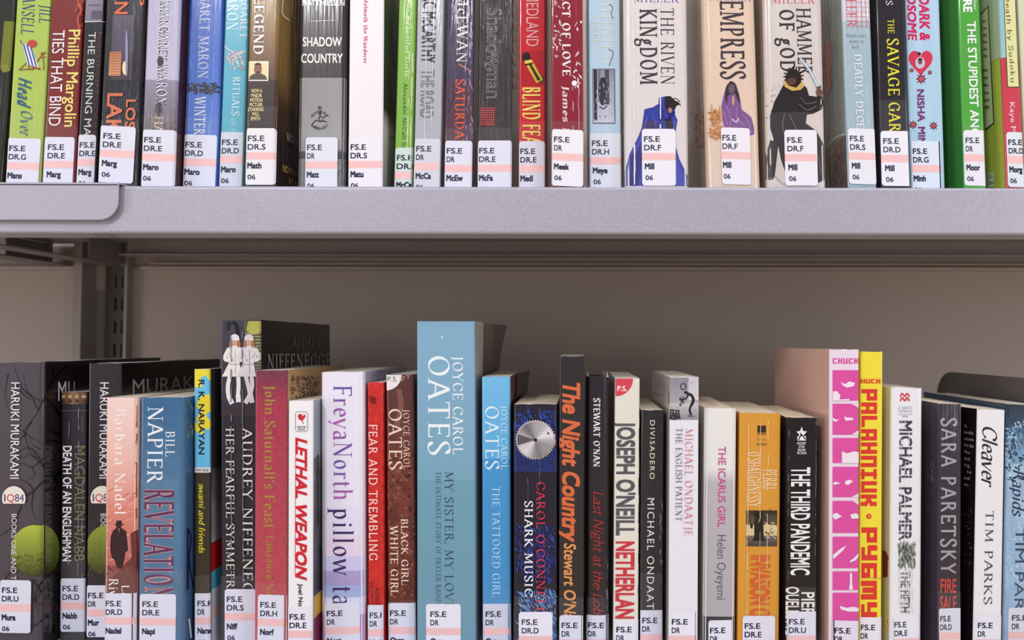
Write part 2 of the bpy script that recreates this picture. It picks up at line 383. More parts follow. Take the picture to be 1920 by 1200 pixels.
    for a, b in ((0, 1), (2, 3), (4, 5)): box_geo(V, Fc, xs[a], xs[b], 0.800, 0.8015, -0.32, 0.47)
    z = -0.32
    while z < 0.46:
        for a, b in ((1, 2), (3, 4)): box_geo(V, Fc, xs[a], xs[b], 0.800, 0.8015, z, z + 0.012)
        z += 0.0265
    put('slotted_strip', V, Fc, metal_mat('shadowed_upright_strip', (84, 78, 76), 0.6, 0.1, 0.05), post, label='dark strip pierced by rows of slots')  # the channel's shade is put into the strip's darker paint colour
build_shelving()
# ------------------------------------------------------------------ books
BOOKS = []
class Book:
    def __init__(s, kind, label, row, d, xt, yt, xb, yb, depth=0.129, cover=(200, 200, 200), left=None, right=None, page=(240, 229, 207), wr=1, r=0.0016, bulge=0.0, height=None, deck=None, flare=None, rough=0.32, coat=0.6, hard=False, back=0.0):
        s.deck = (DECK_U if row == 'U' else DECK_L) if deck is None else deck
        A = at(xt[0], yt, d); B = at(xb[0], yb, d); Cc = at(xb[1], yb, d)
        D_ = at(xt[1], yt, d)
        s.lean = math.atan2(((A.x + D_.x) - (B.x + Cc.x)) / 2, A.z - B.z) if abs(yt - yb) > 5 else 0
        s.t = ((Cc.x - B.x) + (D_.x - A.x)) / 2 * math.cos(s.lean) - 0.0006
        mx = (B.x + Cc.x) / 2
        x0 = mx - (B.z - s.deck) * math.tan(s.lean) - s.t / 2 * math.cos(s.lean)
        z0 = s.deck + max(0, s.t * math.sin(s.lean)) + 0.0002
        s.origin = Vector((x0, d, z0)); s.d = d; s.depth = depth
        ca, sa = math.cos(s.lean), math.sin(s.lean)
        s.inv = lambda p: Vector((p.x * ca - p.z * sa, p.y, p.x * sa + p.z * ca))
        s.lo = s.inv(-s.origin)
        s.r = r; s.bulge = bulge; s.wr = wr; s.flare = flare
        if height is None:
            p = s.px('S', (xt[0] + xt[1]) / 2, yt)[1]; s.h = p
        else: s.h = height
        s.cols = {'S': cover, 'L': left or cover, 'R': right or cover}
        s.mat = print_mat(wr, rough, coat)
        e = bpy.data.objects.new(kind, None); col.objects.link(e); e.empty_display_size = 0.01
        e.location = s.origin; e.rotation_euler = (0, s.lean, 0)
        tag(e, label, 'book', 'books on the upper shelf' if row == 'U' else 'books on the lower shelf')
        s.e = e; s.parts = {}; s.order = []; s.off = 0.00012
        s.slope = ((xb[0] + xb[1]) - (xt[0] + xt[1])) / 2 / (yb - yt) if abs(yb - yt) > 5 else 0
        BOOKS.append((label, x0, x0 + s.t * ca + s.h * sa * 0, d, s.lean, s.h, row, depth))
        s.build(page, hard)
    # -- surface of the book in its own coordinates
    def front(s, u):
        t, r = s.t, s.r
        u = min(max(u, 0), t)
        y = 0.0
        if u < r: y = r - math.sqrt(max(0, r * r - (r - u) ** 2))
        elif u > t - r: y = r - math.sqrt(max(0, r * r - (u - t + r) ** 2))
        return y - s.bulge * max(0, 1 - (2 * u / t - 1) ** 2)
    def fl(s, w, v):
        if not s.flare: return 0.0
        amt, v0, side = s.flare
        k = min(max((v - v0) / max(1e-4, (s.h - v0)), 0), 1); q = min(max(w / s.depth, 0), 1)
        return amt * k * q * q
    def surf(s, face, a, v, off):
        v = min(max(v, 0.0), s.h)
        if face == 'S':
            a = min(max(a, 0.0), s.t)
            x = a
            if a <= 1e-6: x = -min(off, 0.00012)
            elif a >= s.t - 1e-6: x = s.t + min(off, 0.00012)
            return (x, s.front(a) - off, v)
        a = min(max(a, s.r), s.depth)
        if face == 'R': return (s.t + min(off, 0.0005) + s.fl(a, v) + (0.0003 if s.flare and v > s.flare[1] else 0), a, v)
        return (-min(off, 0.0005), a, v)
    def px(s, face, x, y):
        D = s.inv(ray(x, y)); O = s.lo
        if face == 'S':
            k = (0 - O.y) / D.y; p = O + D * k; return (p.x, p.z)
        pl = s.t if face == 'R' else 0.0
        if abs(D.x) < 1e-5: return (s.r, 0)
        k = (pl - O.x) / D.x; p = O + D * k
        return (p.y, p.z)
    def build(s, page, hard):
        t, h, dp = s.t, s.h, s.depth
        us = sorted(set([0, s.r * .12, s.r * .35, s.r * .65, s.r] + [s.r + (t - 2 * s.r) * k / 6 for k in range(1, 6)] + [t - s.r, t - s.r * .65, t - s.r * .35, t - s.r * .12, t]))
        ws = [dp, dp * .8, dp * .6, dp * .4, dp * .2, s.r]
        prof = [('L', 0.0, w) for w in ws] + [('S', u, s.front(u)) for u in us[1:-1]] + [('R', t, w) for w in reversed(ws)]
        th = 0.0022 if hard else 0.0005
        nz = 8 if not s.flare else 14; rr = random.Random(hash_(s.e.name + str(round(s.origin.x, 4))))
        V, Fc, C = [], [], []
        n = len(prof); zs = [h * k / nz for k in range(nz + 1)]
        if s.flare: zs = [s.flare[1] * k / 6 for k in range(7)] + [s.flare[1] + (h - s.flare[1]) * k / 8 for k in range(1, 9)]
        jit = [rr.uniform(-0.0004, 0.0002) for _ in range(n)]
        cs = {k: lin(v) for k, v in s.cols.items()}
        for layer in (0, 1):
            for zi, z in enumerate(zs):
                for i, (f, x, y) in enumerate(prof):
                    xx, yy = x, y
                    if f == 'R': xx += s.fl(y, z)
                    if layer:
                        if f == 'L': xx += th
                        elif f == 'R': xx -= th
                        else: yy += th; xx = min(max(xx, th), t - th)
                    V.append((xx, yy, z + (jit[i] if zi == nz else 0)))
        N = n * (nz + 1)
        worn = [lin((226, 220, 214))] * 1
        for zi in range(nz):
            for i in range(n - 1):
                a = zi * n + i
                Fc.append((a, a + 1, a + 1 + n, a + n))
                fa = prof[i][0] if prof[i][0] != 'S' else prof[i + 1][0]
                if prof[i][0] == 'S' or prof[i + 1][0] == 'S':
                    fa = 'S' if (prof[i][0] == 'S' and prof[i + 1][0] == 'S') or True else fa
                C.append(cs[fa])
                Fc.append((a + N, a + n + N, a + 1 + n + N, a + 1 + N)); C.append(lin((225, 222, 215)))
        top = nz * n
        for i in range(n - 1):
            Fc.append((top + i, top + i + 1, top + i + 1 + N, top + i + N)); C.append(lin((222, 216, 205)))
            Fc.append((i + 1, i, i + N, i + 1 + N)); C.append(lin((190, 186, 180)))
        for i in (0, n - 1):
            for zi in range(nz):
                a = zi * n + i; q = (a, a + n, a + n + N, a + N)
                Fc.append(q if i == 0 else q[::-1]); C.append(lin((222, 216, 205)))
        o = mesh_obj('cover', V, Fc, s.mat, s.e, C)
        # page block
        g = th + 0.0003; ny = 6; nx = 8; V, Fc, C = [], [], []
        zt = h - (0.0045 if hard else 0.0005)
        y0 = s.front(t / 2) + th + 0.0004 if t > 2 * s.r else s.r
        y0 = max(y0, th + 0.0004)
        for k in range(ny + 1):
            y = y0 + (dp - 0.003 - y0) * k / ny
            for i in range(nx + 1):
                x = g + (t - 2 * g) * i / nx
                if k == 0: x = max(min(x, t - s.r * .6), s.r * .6)
                V.append((x, y, zt + rr.uniform(-0.0003, 0.0003)))
        m_ = len(V)
        V += [(v[0], v[1], 0.001) for v in V[:m_]]
        pc = lin(page)
        for k in range(ny):
            for i in range(nx):
                a = k * (nx + 1) + i; Fc.append((a, a + 1, a + nx + 2, a + nx + 1)); C.append(tuple(c * rr.uniform(.96, 1.03) for c in pc))
        for i in range(nx):
            Fc.append((i + 1, i, i + m_, i + 1 + m_)); C.append(pc)
            a = ny * (nx + 1) + i; Fc.append((a, a + 1, a + 1 + m_, a + m_)); C.append(pc)
        for k in range(ny):
            a = k * (nx + 1); Fc.append((a, a + nx + 1, a + nx + 1 + m_, a + m_)); C.append(pc)
            a += nx; Fc.append((a + nx + 1, a, a + m_, a + nx + 1 + m_)); C.append(pc)
        mesh_obj('pages', V, Fc, paper_mat(), s.e, C)
    # -- printing
    def part(s, name):
        if name not in s.parts: s.parts[name] = ([], [], [], None); s.order.append(name)
        return s.parts[name]
    def cuts(s):
        c = [s.r * .3, s.r, s.t - s.r, s.t - s.r * .3]
        if s.bulge: c += [s.r + (s.t - 2 * s.r) * k / 8 for k in range(1, 8)]
        return sorted(c)
    def lay2(s, P, faces, cols):
        """cut a flat print along the spine's bending lines so that it follows the curve"""
        ok_F, ok_C, cut = [], [], []
        cs = s.cuts()
        for i, f in enumerate(faces):
            lo = min(P[k][0] for k in f); hi = max(P[k][0] for k in f)
            if hi <= 0 or lo >= s.t: continue
            if any(lo < c - 1e-5 and hi > c + 1e-5 for c in cs + [0, s.t]): cut.append(i)
            else: ok_F.append(f); ok_C.append(cols[i])
        P = list(P)
        if cut:
            bm = bmesh.new(); cl = bm.loops.layers.float_color.new('c')
            for i in cut:
                c = cols[i]; vs = [bm.verts.new((P[k][0], P[k][1], P[k][2])) for k in faces[i]]
                try: f = bm.faces.new(vs)
                except ValueError: continue
                for k, l in enumerate(f.loops): l[cl] = (*(c[k] if isinstance(c, list) else c), 1)
            big = [f for f in bm.faces if len(f.verts) > 4]
            if big: bmesh.ops.triangulate(bm, faces=big)
            for c in [0] + cs + [s.t]:
                bmesh.ops.bisect_plane(bm, geom=bm.verts[:] + bm.edges[:] + bm.faces[:], plane_co=(c, 0, 0), plane_no=(1, 0, 0))
            bad = [f for f in bm.faces if f.calc_center_median().x <= 0 or f.calc_center_median().x >= s.t]
            if bad: bmesh.ops.delete(bm, geom=bad, context='FACES')
            bm.verts.index_update(); n = len(P)
            P += [(v.co.x, v.co.y, v.co.z) for v in bm.verts]
            for f in bm.faces:
                ok_F.append(tuple(n + v.index for v in f.verts)); ok_C.append([tuple(l[cl])[:3] for l in f.loops])
            bm.free()
        return P, ok_F, ok_C
    def add(s, name, pts, faces, cols, face):
        """pts in photograph pixels, laid on the named face"""
        if face != 'S': name = 'side_' + name
        V, Fc, C, _ = s.part(name); s.off += 0.00002; n = len(V)
        if not isinstance(cols, list): cols = [cols] * len(faces)
        P = [(*s.px(face, p[0], p[1]), p[2] if len(p) > 2 else 0.0) for p in pts]
        if face == 'S':
            P, faces, cols = s.lay2(P, faces, cols)
            if not faces: return
        for a, v, e in P: V.append(s.surf(face, a, v, s.off + e))
        Fc += [tuple(n + k for k in f) for f in faces]
        C += cols
    def addl(s, name, pts, faces, cols, face):
        if face != 'S': name = 'side_' + name
        V, Fc, C, _ = s.part(name); s.off += 0.000012; n = len(V)
        for p in pts: V.append(s.surf(face, p[0], p[1], s.off))
        Fc += [tuple(n + k for k in f) for f in faces]
        C += cols if isinstance(cols, list) else [cols] * len(faces)
    def T(s, txt, font, xb, xc, y0, y1, colr, part='title', face='S', it=0.0, bold=0, slope=None, out=None, ow=7, spacing=1.0):
        """text reading downwards: baseline x = xb, cap line x = xc (both at y0), from y0 to y1"""
        if out is not None:
            s.T(txt, font, xb, xc, y0, y1, out, part, face, it, bold + ow, slope, spacing=spacing)
        V, Fc, a0, a1, ch = text_geo(txt, font, bold, spacing)
        sl = s.slope if slope is None else slope
        yr = max(y0, 0)
        P = []
        for v in V:
            l = (v[0] - a0) / (a1 - a0); hh = v[1] / ch
            y = y0 + l * (y1 - y0) + it * hh * (xc - xb)
            P.append((xb + hh * (xc - xb) + sl * (y - yr), y, v[2] if len(v) > 2 else 0.0))
        if callable(colr):
            C = [lin(colr(sum((V[k][0] - a0) / (a1 - a0) for k in f) / len(f))) for f in Fc]
        else: C = [lin(colr)] * len(Fc)
        s.add(part, P, Fc, C, face)
    def H(s, txt, font, x0, x1, yb, yc, colr, part='title', face='S', it=0.0, bold=0, tilt=0.0, yb1=None, yc1=None, spacing=1.0):
        V, Fc, a0, a1, ch = text_geo(txt, font, bold, spacing)
        yb1 = yb if yb1 is None else yb1; yc1 = yc if yc1 is None else yc1
        P = []
        for v in V:
            l = (v[0] - a0) / (a1 - a0); hh = v[1] / ch
            b = yb + (yb1 - yb) * l; c = yc + (yc1 - yc) * l
            P.append((x0 + l * (x1 - x0) + it * hh * (yb - yc), b + (c - b) * hh, v[2] if len(v) > 2 else 0.0))
        s.add(part, P, Fc, [lin(colr)] * len(Fc), face)
    def band(s, y0, y1, c0, c1=None, face='S', part='artwork', noise=0.0, ny=4, nx=8, a0=None, a1=None, seed=1, tilt=0):
        """printed colour field right across a face between two heights (in pixels at the spine's middle); colour runs c0 -> c1"""
        c1 = c1 or c0; rr = random.Random(seed)
        xm = s.mid(y0); v0 = s.px('S', xm, y0)[1]; v1 = s.px('S', s.mid(y1), y1)[1]
        lo, hi = (0, s.t) if face == 'S' else (s.r, s.depth)
        if a0 is not None: lo, hi = lo + (hi - lo) * a0, lo + (hi - lo) * a1
        P, Fc, C = [], [], []
        us = [lo + (hi - lo) * k / nx for k in range(nx + 1)]
        if face == 'S' and a0 is None: us = [0, s.r * .3, s.r] + us[1:-1] + [s.t - s.r, s.t - s.r * .3, s.t]; us = sorted(us)
        n = len(us)
        for j in range(ny + 1):
            for u in us: P.append((u, v0 + (v1 - v0) * j / ny + tilt * (u - lo)))
        l0, l1 = lin(c0), lin(c1)
        G_ = [[rr.uniform(-noise, noise) for _ in range(n)] for _ in range(ny + 1)]
        def cc(j, i):
            k = j / ny; f = 1 + G_[j][i]
            return tuple(max(0.0, (l0[q] + (l1[q] - l0[q]) * k) * f) for q in range(3))
        for j in range(ny):
            for i in range(n - 1):
                a = j * n + i; Fc.append((a, a + n, a + n + 1, a + 1)); C.append([cc(j, i), cc(j + 1, i), cc(j + 1, i + 1), cc(j, i + 1)])
        s.addl(part, P, Fc, C, face)
    def mid(s, y):
        c = s.px('S', s.xm, y) if hasattr(s, 'xm') else None
        if not hasattr(s, 'xm'):
            # find the pixel column of the spine's middle
            lo, hi = -400.0, 2400.0
            for _ in range(40):
                m = (lo + hi) / 2
                if s.px('S', m, y)[0] < s.t / 2: lo = m
                else: hi = m
            s.xm = lo
        return s.xm
    def rect(s, x0, y0, x1, y1, c, c2=None, face='S', part='artwork', nx=4, tilt=0.0):
        sl = s.slope
        c2 = c2 or c; l0, l1 = lin(c), lin(c2)
        P = []
        for j in (0, 1):
            for i in range(nx + 1):
                x = x0 + (x1 - x0) * i / nx; y = (y0, y1)[j]
                P.append((x + sl * (y - y0), y + tilt * (x - x0)))
        Fc = [(i, i + nx + 1, i + nx + 2, i + 1) for i in range(nx)]
        s.add(part, P, Fc, [[l0, l1, l1, l0]] * nx, face)
    def poly(s, pts, c, face='S', part='artwork'):
        s.add(part, pts, [tuple(range(len(pts)))], [lin(c)], face)
    def ell(s, cx, cy, rx, ry, c, face='S', part='artwork', a0=0, a1=360, n=22, c2=None, teeth=0, hole=0):
        P = []
        for k in range(n):
            a = math.radians(a0 + (a1 - a0) * k / (n if a1 - a0 == 360 else n - 1))
            q = 1 - (teeth if k % 2 else 0)
            P.append((cx + rx * q * math.cos(a), cy - ry * q * math.sin(a)))
        if a1 - a0 != 360: P.append((cx, cy))
        if c2 is None: s.add(part, P, [tuple(range(len(P)))], [lin(c)], face)
        else:
            l0, l1 = lin(c), lin(c2); m = len(P); P2 = P + [(cx, cy)]
            def f(p):
                k = (p[1] - (cy - ry)) / (2 * ry); return tuple(l0[q] + (l1[q] - l0[q]) * k for q in range(3))
            s.add(part, P2, [(k, (k + 1) % m, m) for k in range(m)], [[f(P[k]), f(P[(k + 1) % m]), f((cx, cy))] for k in range(m)], face)
    def pen(s, pts, wd, c, face='S', part='artwork', smooth=True, taper=False):
        P = catmull(pts, 4) if smooth and len(pts) > 2 else pts
        V, Fc = strip(P, lambda dx, dy: wd)
        if taper:
            n = len(P)
            for i in range(n):
                k = 1 - i / (n - 1) * 0.85; cx, cy = P[i]
                for q in (0, 1): V[2 * i + q] = (cx + (V[2 * i + q][0] - cx) * k, cy + (V[2 * i + q][1] - cy) * k)
        s.add(part, V, Fc, [lin(c)] * len(Fc), face)
    def pens(s, lines, wd, c, face='S', part='artwork', taper=False):
        for l in lines: s.pen([(l[k], l[k + 1]) for k in range(0, len(l), 2)], wd, c, face, part, True, taper)
    def creases(s, xs, y0, y1, c=(240, 235, 225), wd=0.9, seed=3, part='crease_wear', dash=0.55):
        rr = random.Random(seed); P, Fc = [], []
        for x in xs:
            y = y0; 
            while y < y1:
                l = rr.uniform(3, 22)
                if rr.random() < dash:
                    dx = rr.uniform(-.6, .6); n = len(P); w_ = wd * rr.uniform(.4, 1)
                    P += [(x + dx - w_ / 2 + s.slope * (y - y0), y), (x + dx + w_ / 2 + s.slope * (y - y0), y), (x + dx + w_ / 2 + s.slope * (y - y0), y + l), (x + dx - w_ / 2 + s.slope * (y - y0), y + l)]
                    Fc.append((n, n + 1, n + 2, n + 3))
                y += l
        if Fc: s.add(part, P, Fc, lin(c), 'S')
    def splat(s, x0, y0, x1, y1, n, cs, ln, wd, ang=0, spread=3.2, face='S', part='artwork', seed=1):
        """many short brush marks inside a box"""
        rr = random.Random(seed); P, Fc, C = [], [], []
        for _ in range(n):
            x = rr.uniform(x0, x1); y = rr.uniform(y0, y1); a = ang + rr.uniform(-spread, spread); l = ln * rr.uniform(.4, 1); w_ = wd * rr.uniform(.5, 1)
            dx, dy = math.cos(a) * l / 2, math.sin(a) * l / 2; ox, oy = -math.sin(a) * w_ / 2, math.cos(a) * w_ / 2
            k = len(P); e = (_ % 40) * 1e-6; P += [(x - dx, y - dy, e), (x + ox, y + oy, e), (x + dx, y + dy, e), (x - ox, y - oy, e)]; Fc.append((k, k + 1, k + 2, k + 3)); C.append(lin(rr.choice(cs)))
        s.add(part, P, Fc, C, face); s.off += 0.00003
    def sticker(s, x0, x1, yt, dr, nm, tilt=0.0, tx=4, hh=106, c=(226, 227, 240), name_dx=0, six=True, rl=5, rr_=5, vert=None, sx=1.0):
        """library spine label: white card with a pink stripe and four lines of type"""
        ct, st = math.cos(tilt), math.sin(tilt)
        a_ = s.px('S', x0, yt)[0]
        if a_ < 0.0003: x0 += (0.0003 - a_) * F / s.d; x1 = max(x1, x0 + 20)
        def q(a, b): return (x0 + a + b * (s.slope - 0.25 * st), yt + a * st + b)
        W = x1 - x0
        off = s.off + 0.00018
        def lay(name, pts, faces, colr, o_, parent, label=None):
            V = []
            for p in pts:
                a, v = s.px('S', *q(p[0], p[1])); V.append(s.surf('S', a, v, o_ + (p[2] if len(p) > 2 else 0)))
            ob = mesh_obj(name, V, faces, label_mat(), parent, [lin(colr)] * len(faces))
            if label: ob['label'] = label
            return ob
        def cols_(b0, b1, rnd_):
            P, Fc = [], []
            xs = [0, 1.2, 3, rl] + [rl + (W - rl - rr_) * k / 6 for k in range(1, 6)] + [W - rr_, W - 3, W - 1.2, W]
            for a in xs:
                e = 0
                if rnd_:
                    if a < rl and rl > 1: e = rl - math.sqrt(max(0, rl * rl - (rl - a) ** 2))
                    elif a > W - rr_ and rr_ > 1: e = rr_ - math.sqrt(max(0, rr_ * rr_ - (a - W + rr_) ** 2))
                P += [(a, b0 + e), (a, b1 - e)]
            for k in range(len(xs) - 1): Fc.append((2 * k, 2 * k + 1, 2 * k + 3, 2 * k + 2))
            return P, Fc
        P, Fc = cols_(0, hh, True)
        lb = lay('spine_label', P, Fc, c, off, s.e)
        P, Fc = cols_(45, 58.5, False)
        lay('label_stripe', P, Fc, (246, 198, 196), off + 0.00005, lb)
        V2, F2 = [], []
        def line(txt, font, a, b, capb, wd):
            V, Fc, a0, a1, ch = text_geo(txt, font); n = len(V2)
            for v in V: V2.append((a + (v[0] - a0) / (a1 - a0) * wd, b - v[1] / ch * capb, v[2] if len(v) > 2 else 0.0))
            for f in Fc: F2.append(tuple(n + k for k in f))
        line('FS.E', 'label', tx, 24, 10.2, 30 * sx)
        wds = {2: 15.5, 4: 32.5}
        line(dr, 'label', tx, 40, 10.2, wds[len(dr)] * sx)
        V_, _, a0, a1, ch = text_geo(nm, 'labelb')
        line(nm, 'labelb', tx + name_dx, 75, 10.8, (a1 - a0) / ch * 10.8 * 0.88 * sx)
        if six: line('06', 'label', tx + name_dx + 1, 95.5, 8.8, 14.5 * sx)
        lay('label_text', V2, F2, (30, 32, 62), off + 0.00009, lb)
        s.lab = (x0, x1, yt)
    def tape(s, y):
        """clear film stuck over the label end of the spine"""
        v1 = s.px('S', s.mid(y), y)[1]
        us = [0, s.r * .3, s.r] + [s.r + (s.t - 2 * s.r) * k / 5 for k in range(1, 5)] + [s.t - s.r, s.t - s.r * .3, s.t]
        V, Fc = [], []
        for u in us:
            V += [s.surf('S', u, v1, s.off + 0.0005), s.surf('S', u, 0, s.off + 0.0005)]
        for k in range(len(us) - 1): Fc.append((2 * k, 2 * k + 1, 2 * k + 3, 2 * k + 2))
        mesh_obj('clear_tape', V, Fc, film_mat(), s.e)
    def done(s, labels=None):
        for name in s.order:
            V, Fc, C, _ = s.parts[name]
            o = mesh_obj(name, V, Fc, s.mat, s.e, C)
def hash_(t):
    v = 7
    for ch in t: v = (v * 131 + ord(ch)) % 1000003
    return v
SANS['label'] = 0.022; SANS['labelb'] = 0.055
# ================================================================== upper shelf, left to right
HU = 0.198
def upper(kind, label, d, xt, xb, cover, **k):
    """xt = left and right spine edges (pixels) at the frame's top, xb = the same at y 300"""
    return Book(kind, label, 'U', d, xt, 0, xb, 300, cover=cover, height=k.pop('height', HU), **k)
W = (245, 243, 248)
PL = DECK_U + 0.0013       # the hooked plate at the left lies on the deck
b = upper('paperback_book', 'near-black book at the far left end of the upper shelf, green patch on spine', 0.531, (-30, 29), (-58, 8), (42, 42, 36), wr=1, deck=PL)
b.rect(8, 40, 26, 128, (120, 125, 45)); b.ell(10, 128, 8, 8, (130, 135, 50)); b.rect(-20, 180, 0, 290, (70, 60, 60), nx=2)
b.done()
b = upper('paperback_book', 'lime green paperback with striped deckchair and blue lettering', 0.528, (31, 94.5), (11, 79.5), (174, 198, 92), wr=1, deck=PL)
b.T('MANSELL', 'serif', 43, 66, -26, 64, (52, 74, 120), 'author', it=0.12); b.T('JILL', 'serif', 75, 94, 8, 43, (52, 74, 120), 'author', it=0.12)
b.pens([[38, 76, 47, 92, 52, 118, 56, 132], [36, 132, 48, 120, 60, 108], [78, 98, 82, 116, 82, 132], [52, 121, 76, 131], [38, 131, 76, 128], [86, 98, 74, 110, 60, 132]], 2.2, (150, 90, 60))
b.poly([(42, 80), (60, 88), (73, 126), (52, 122)], (228, 232, 240))
for q in (0, 1, 2): b.poly([(43 + q * 6.5, 81 + q * 2), (46 + q * 6.5, 82 + q * 2), (57 + q * 6.5, 123 + q), (54 + q * 6.5, 122 + q)], (60, 80, 150))
b.ell(61, 82, 9, 7, (200, 70, 70)); b.pen([(76, 102), (84, 98)], 2, (190, 100, 90)); b.pen([(78, 108), (86, 106)], 2, (190, 100, 90))
b.T('Head', 'serifb', 36, 60, 144, 196, (55, 95, 135), it=0.35); b.T('Over', 'serif', 40, 62, 205, 252, (75, 110, 140), it=0.3); b.T('Heels', 'serif', 36, 54, 258, 300, (75, 110, 140), it=0.3)
b.tape(215); b.sticker(16, 78, 259, 'DR.G', 'Mans', 0.03); b.done()
b = upper('paperback_book', 'maroon paperback with white title and yellow author lettering, second from left', 0.5268, (95, 156.5), (80.5, 142), (126, 48, 44), wr=1, deck=PL)
b.splat(143, 0, 158, 62, 24, [(190, 80, 60), (160, 60, 48), (210, 100, 70)], 16, 3, 1.2, 0.8, seed=4)
b.ell(150, 30, 6, 14, (104, 36, 36)); b.pen([(146, 0), (152, 20), (146, 34), (150, 60)], 2.5, (205, 90, 64)); b.splat(142, 60, 152, 140, 12, [(170, 60, 50)], 16, 2, 1.5, .3, seed=9)
b.T('TIES THAT BIND', 'sans', 100, 122, 57, 236, (240, 236, 240)); b.T('Phillip Margolin', 'sans', 130, 151, 56, 238, (238, 222, 128), 'author', bold=4)
b.tape(232); b.sticker(80.5, 141, 257, 'DR.E', 'Marg', 0.01, tx=8); b.done()
b = upper('paperback_book', 'slim black paperback with grey photo at top and thin white title', 0.526, (158, 197), (144, 181), (46, 43, 47), wr=1, deck=PL)
b.rect(158, -30, 195, 40, (150, 146, 162), (128, 122, 138)); b.rect(166, 8, 190, 12, (110, 100, 120)); b.rect(172, 20, 193, 36, (96, 88, 104)); b.pen([(158, 41), (194, 40)], 1.4, W)
b.T('THE BURNING MAN', 'sans', 167, 180, 60, 272, (214, 220, 205)); b.T('PHILLIP MARGOLIN', 'sans', 184, 191, 60, 250, (104, 62, 66), 'author')
b.tape(252); b.sticker(143.5, 181, 253, 'DR.E', 'Marg', 0.0, tx=4, sx=.92, c=(225, 225, 236)); b.done()
b = upper('paperback_book', 'black glossy paperback with glowing orange window and orange lettering', 0.5145, (198, 272), (185, 258), (38, 35, 40), wr=3, deck=PL, coat=1)
b.rect(212, 28, 252, 150, (96, 86, 100), (70, 60, 66)); b.poly([(212, 60), (232, 40), (252, 62), (250, 100), (212, 98)], (84, 78, 96)); b.rect(206, 97, 228, 142, (190, 120, 80), (225, 160, 110))
for q in range(9): b.pen([(206, 100 + q * 5), (227, 100 + q * 5)], .8, (120, 74, 60))
b.ell(235, 128, 5, 13, (255, 225, 160)); b.ell(238, 100, 2.5, 45, (150, 140, 180)); b.T('IN', 'bold', 217, 242, -4, 27, (215, 105, 62), 'author'); b.T('P', 'bold', 258, 270, -4, 11, (215, 105, 62), 'author')
b.T('LAKE', 'bold', 203, 231, 175, 272, (212, 112, 74)); b.T('LOST', 'bold', 238, 256, 187, 262, (212, 112, 74))
b.tape(228); b.sticker(187, 256, 235.5, 'DR.E', 'Marg', 0.05, tx=7, sx=1.07); b.done()
b = upper('paperback_book', 'lilac silver paperback fading to brown with black outlined white lettering', 0.5158, (278, 337), (262, 331), (170, 166, 190), right=(64, 30, 34), wr=2.5, coat=1)
b.band(-60, 150, (172, 168, 196), (196, 192, 214)); b.band(150, 260, (150, 144, 164), (104, 92, 92)); b.band(260, 350, (104, 92, 92), (90, 78, 80))
b.T('MARGARET MARON', 'serif', 300, 319, 4, 196, (236, 236, 246), 'author', out=(50, 46, 60), ow=13, it=0); b.T('HARD ROW', 'serif', 290, 306, 218, 345, (226, 206, 150))
b.ell(301, 115, 6, 9, (60, 55, 62)); b.ell(298, 205, 7, 14, (70, 64, 68)); b.pen([(340, 8), (346, 18), (343, 28)], 5, (50, 44, 50))
b.splat(282, 205, 330, 250, 40, [(140, 128, 128), (84, 74, 76)], 10, 2, 0, seed=5)
b.tape(215); b.sticker(265, 331, 243, 'DR.E', 'Maro', 0.03, tx=4, sx=1.05); b.done()
b = upper('paperback_book', 'royal blue glossy paperback with silver lettering and dark cracked bar', 0.525, (354, 419), (342, 410), (66, 100, 186), wr=2, coat=.9)
b.band(-60, 120, (54, 88, 178), (74, 110, 198)); b.band(120, 235, (74, 110, 198), (92, 126, 206)); b.band(235, 350, (92, 126, 206), (60, 92, 180))  # faint film glare painted into the blue, lightest low on the spine
b.T('MARGARET MARON', 'serif', 376, 395, -60, 147, (190, 202, 236), 'author', out=(110, 124, 160), ow=8); b.T("WINTER'S", 'serif', 366, 386, 182, 266, (228, 232, 244), out=(140, 150, 180), ow=6)
b.splat(352, 156, 410, 176, 90, [(50, 50, 62), (34, 34, 44), (80, 84, 110)], 14, 5, 0, .5, seed=6)
b.creases([362, 378, 394, 405], 0, 250, (170, 190, 230), .9, 5); b.tape(222); b.sticker(343, 408, 252, 'DR.D', 'Maro', 0.03, tx=3.5, sx=1.03, c=(222, 226, 242)); b.done()
b = upper('paperback_book', 'turquoise paperback with pale windmill drawing', 0.5225, (421, 468), (411.5, 457), (96, 178, 200), wr=1)
b.T('MARGARET', 'serif', 452, 465, -40, 72, (226, 240, 246), 'author'); b.T('MARON', 'serif', 427, 448, -28, 57, (226, 240, 246), 'author'); b.T('RITUALS', 'serif', 437, 451, 144, 217, (226, 240, 246)); b.T('OF THE', 'serif', 434, 441, 222, 262, (226, 240, 246))
b.pens([[420, 86, 440, 100, 458, 96], [446, 98, 436, 124], [447, 98, 458, 124], [446, 100, 426, 112]], 2.2, (214, 208, 210)); b.splat(426, 92, 460, 130, 46, [(214, 190, 190), (220, 214, 214), (180, 160, 170)], 12, 3.5, 1, seed=7)
b.tape(205); b.sticker(411.5, 457, 248, 'DR.D', 'Maro', 0.0, tx=3, rr_=1, rl=1, hh=110, c=(212, 218, 232)); b.done()
b = upper('paperback_book', 'thick tan and dark brown paperback with small square portrait', 0.5145, (469, 522), (457, 519.5), (150, 112, 72), right=(112, 86, 58), wr=1.5, r=0.0022)
b.band(-60, 60, (176, 148, 98), (142, 112, 68)); b.band(60, 150, (142, 108, 66), (92, 68, 50)); b.band(150, 350, (66, 52, 50), (52, 42, 44))
b.band(-60, 130, (164, 136, 80), (150, 120, 66), face='R'); b.band(130, 190, (150, 120, 66), (84, 62, 46), face='R'); b.band(190, 260, (84, 62, 46), (58, 48, 46), face='R'); b.band(260, 352, (58, 48, 46), (48, 40, 40), face='R')
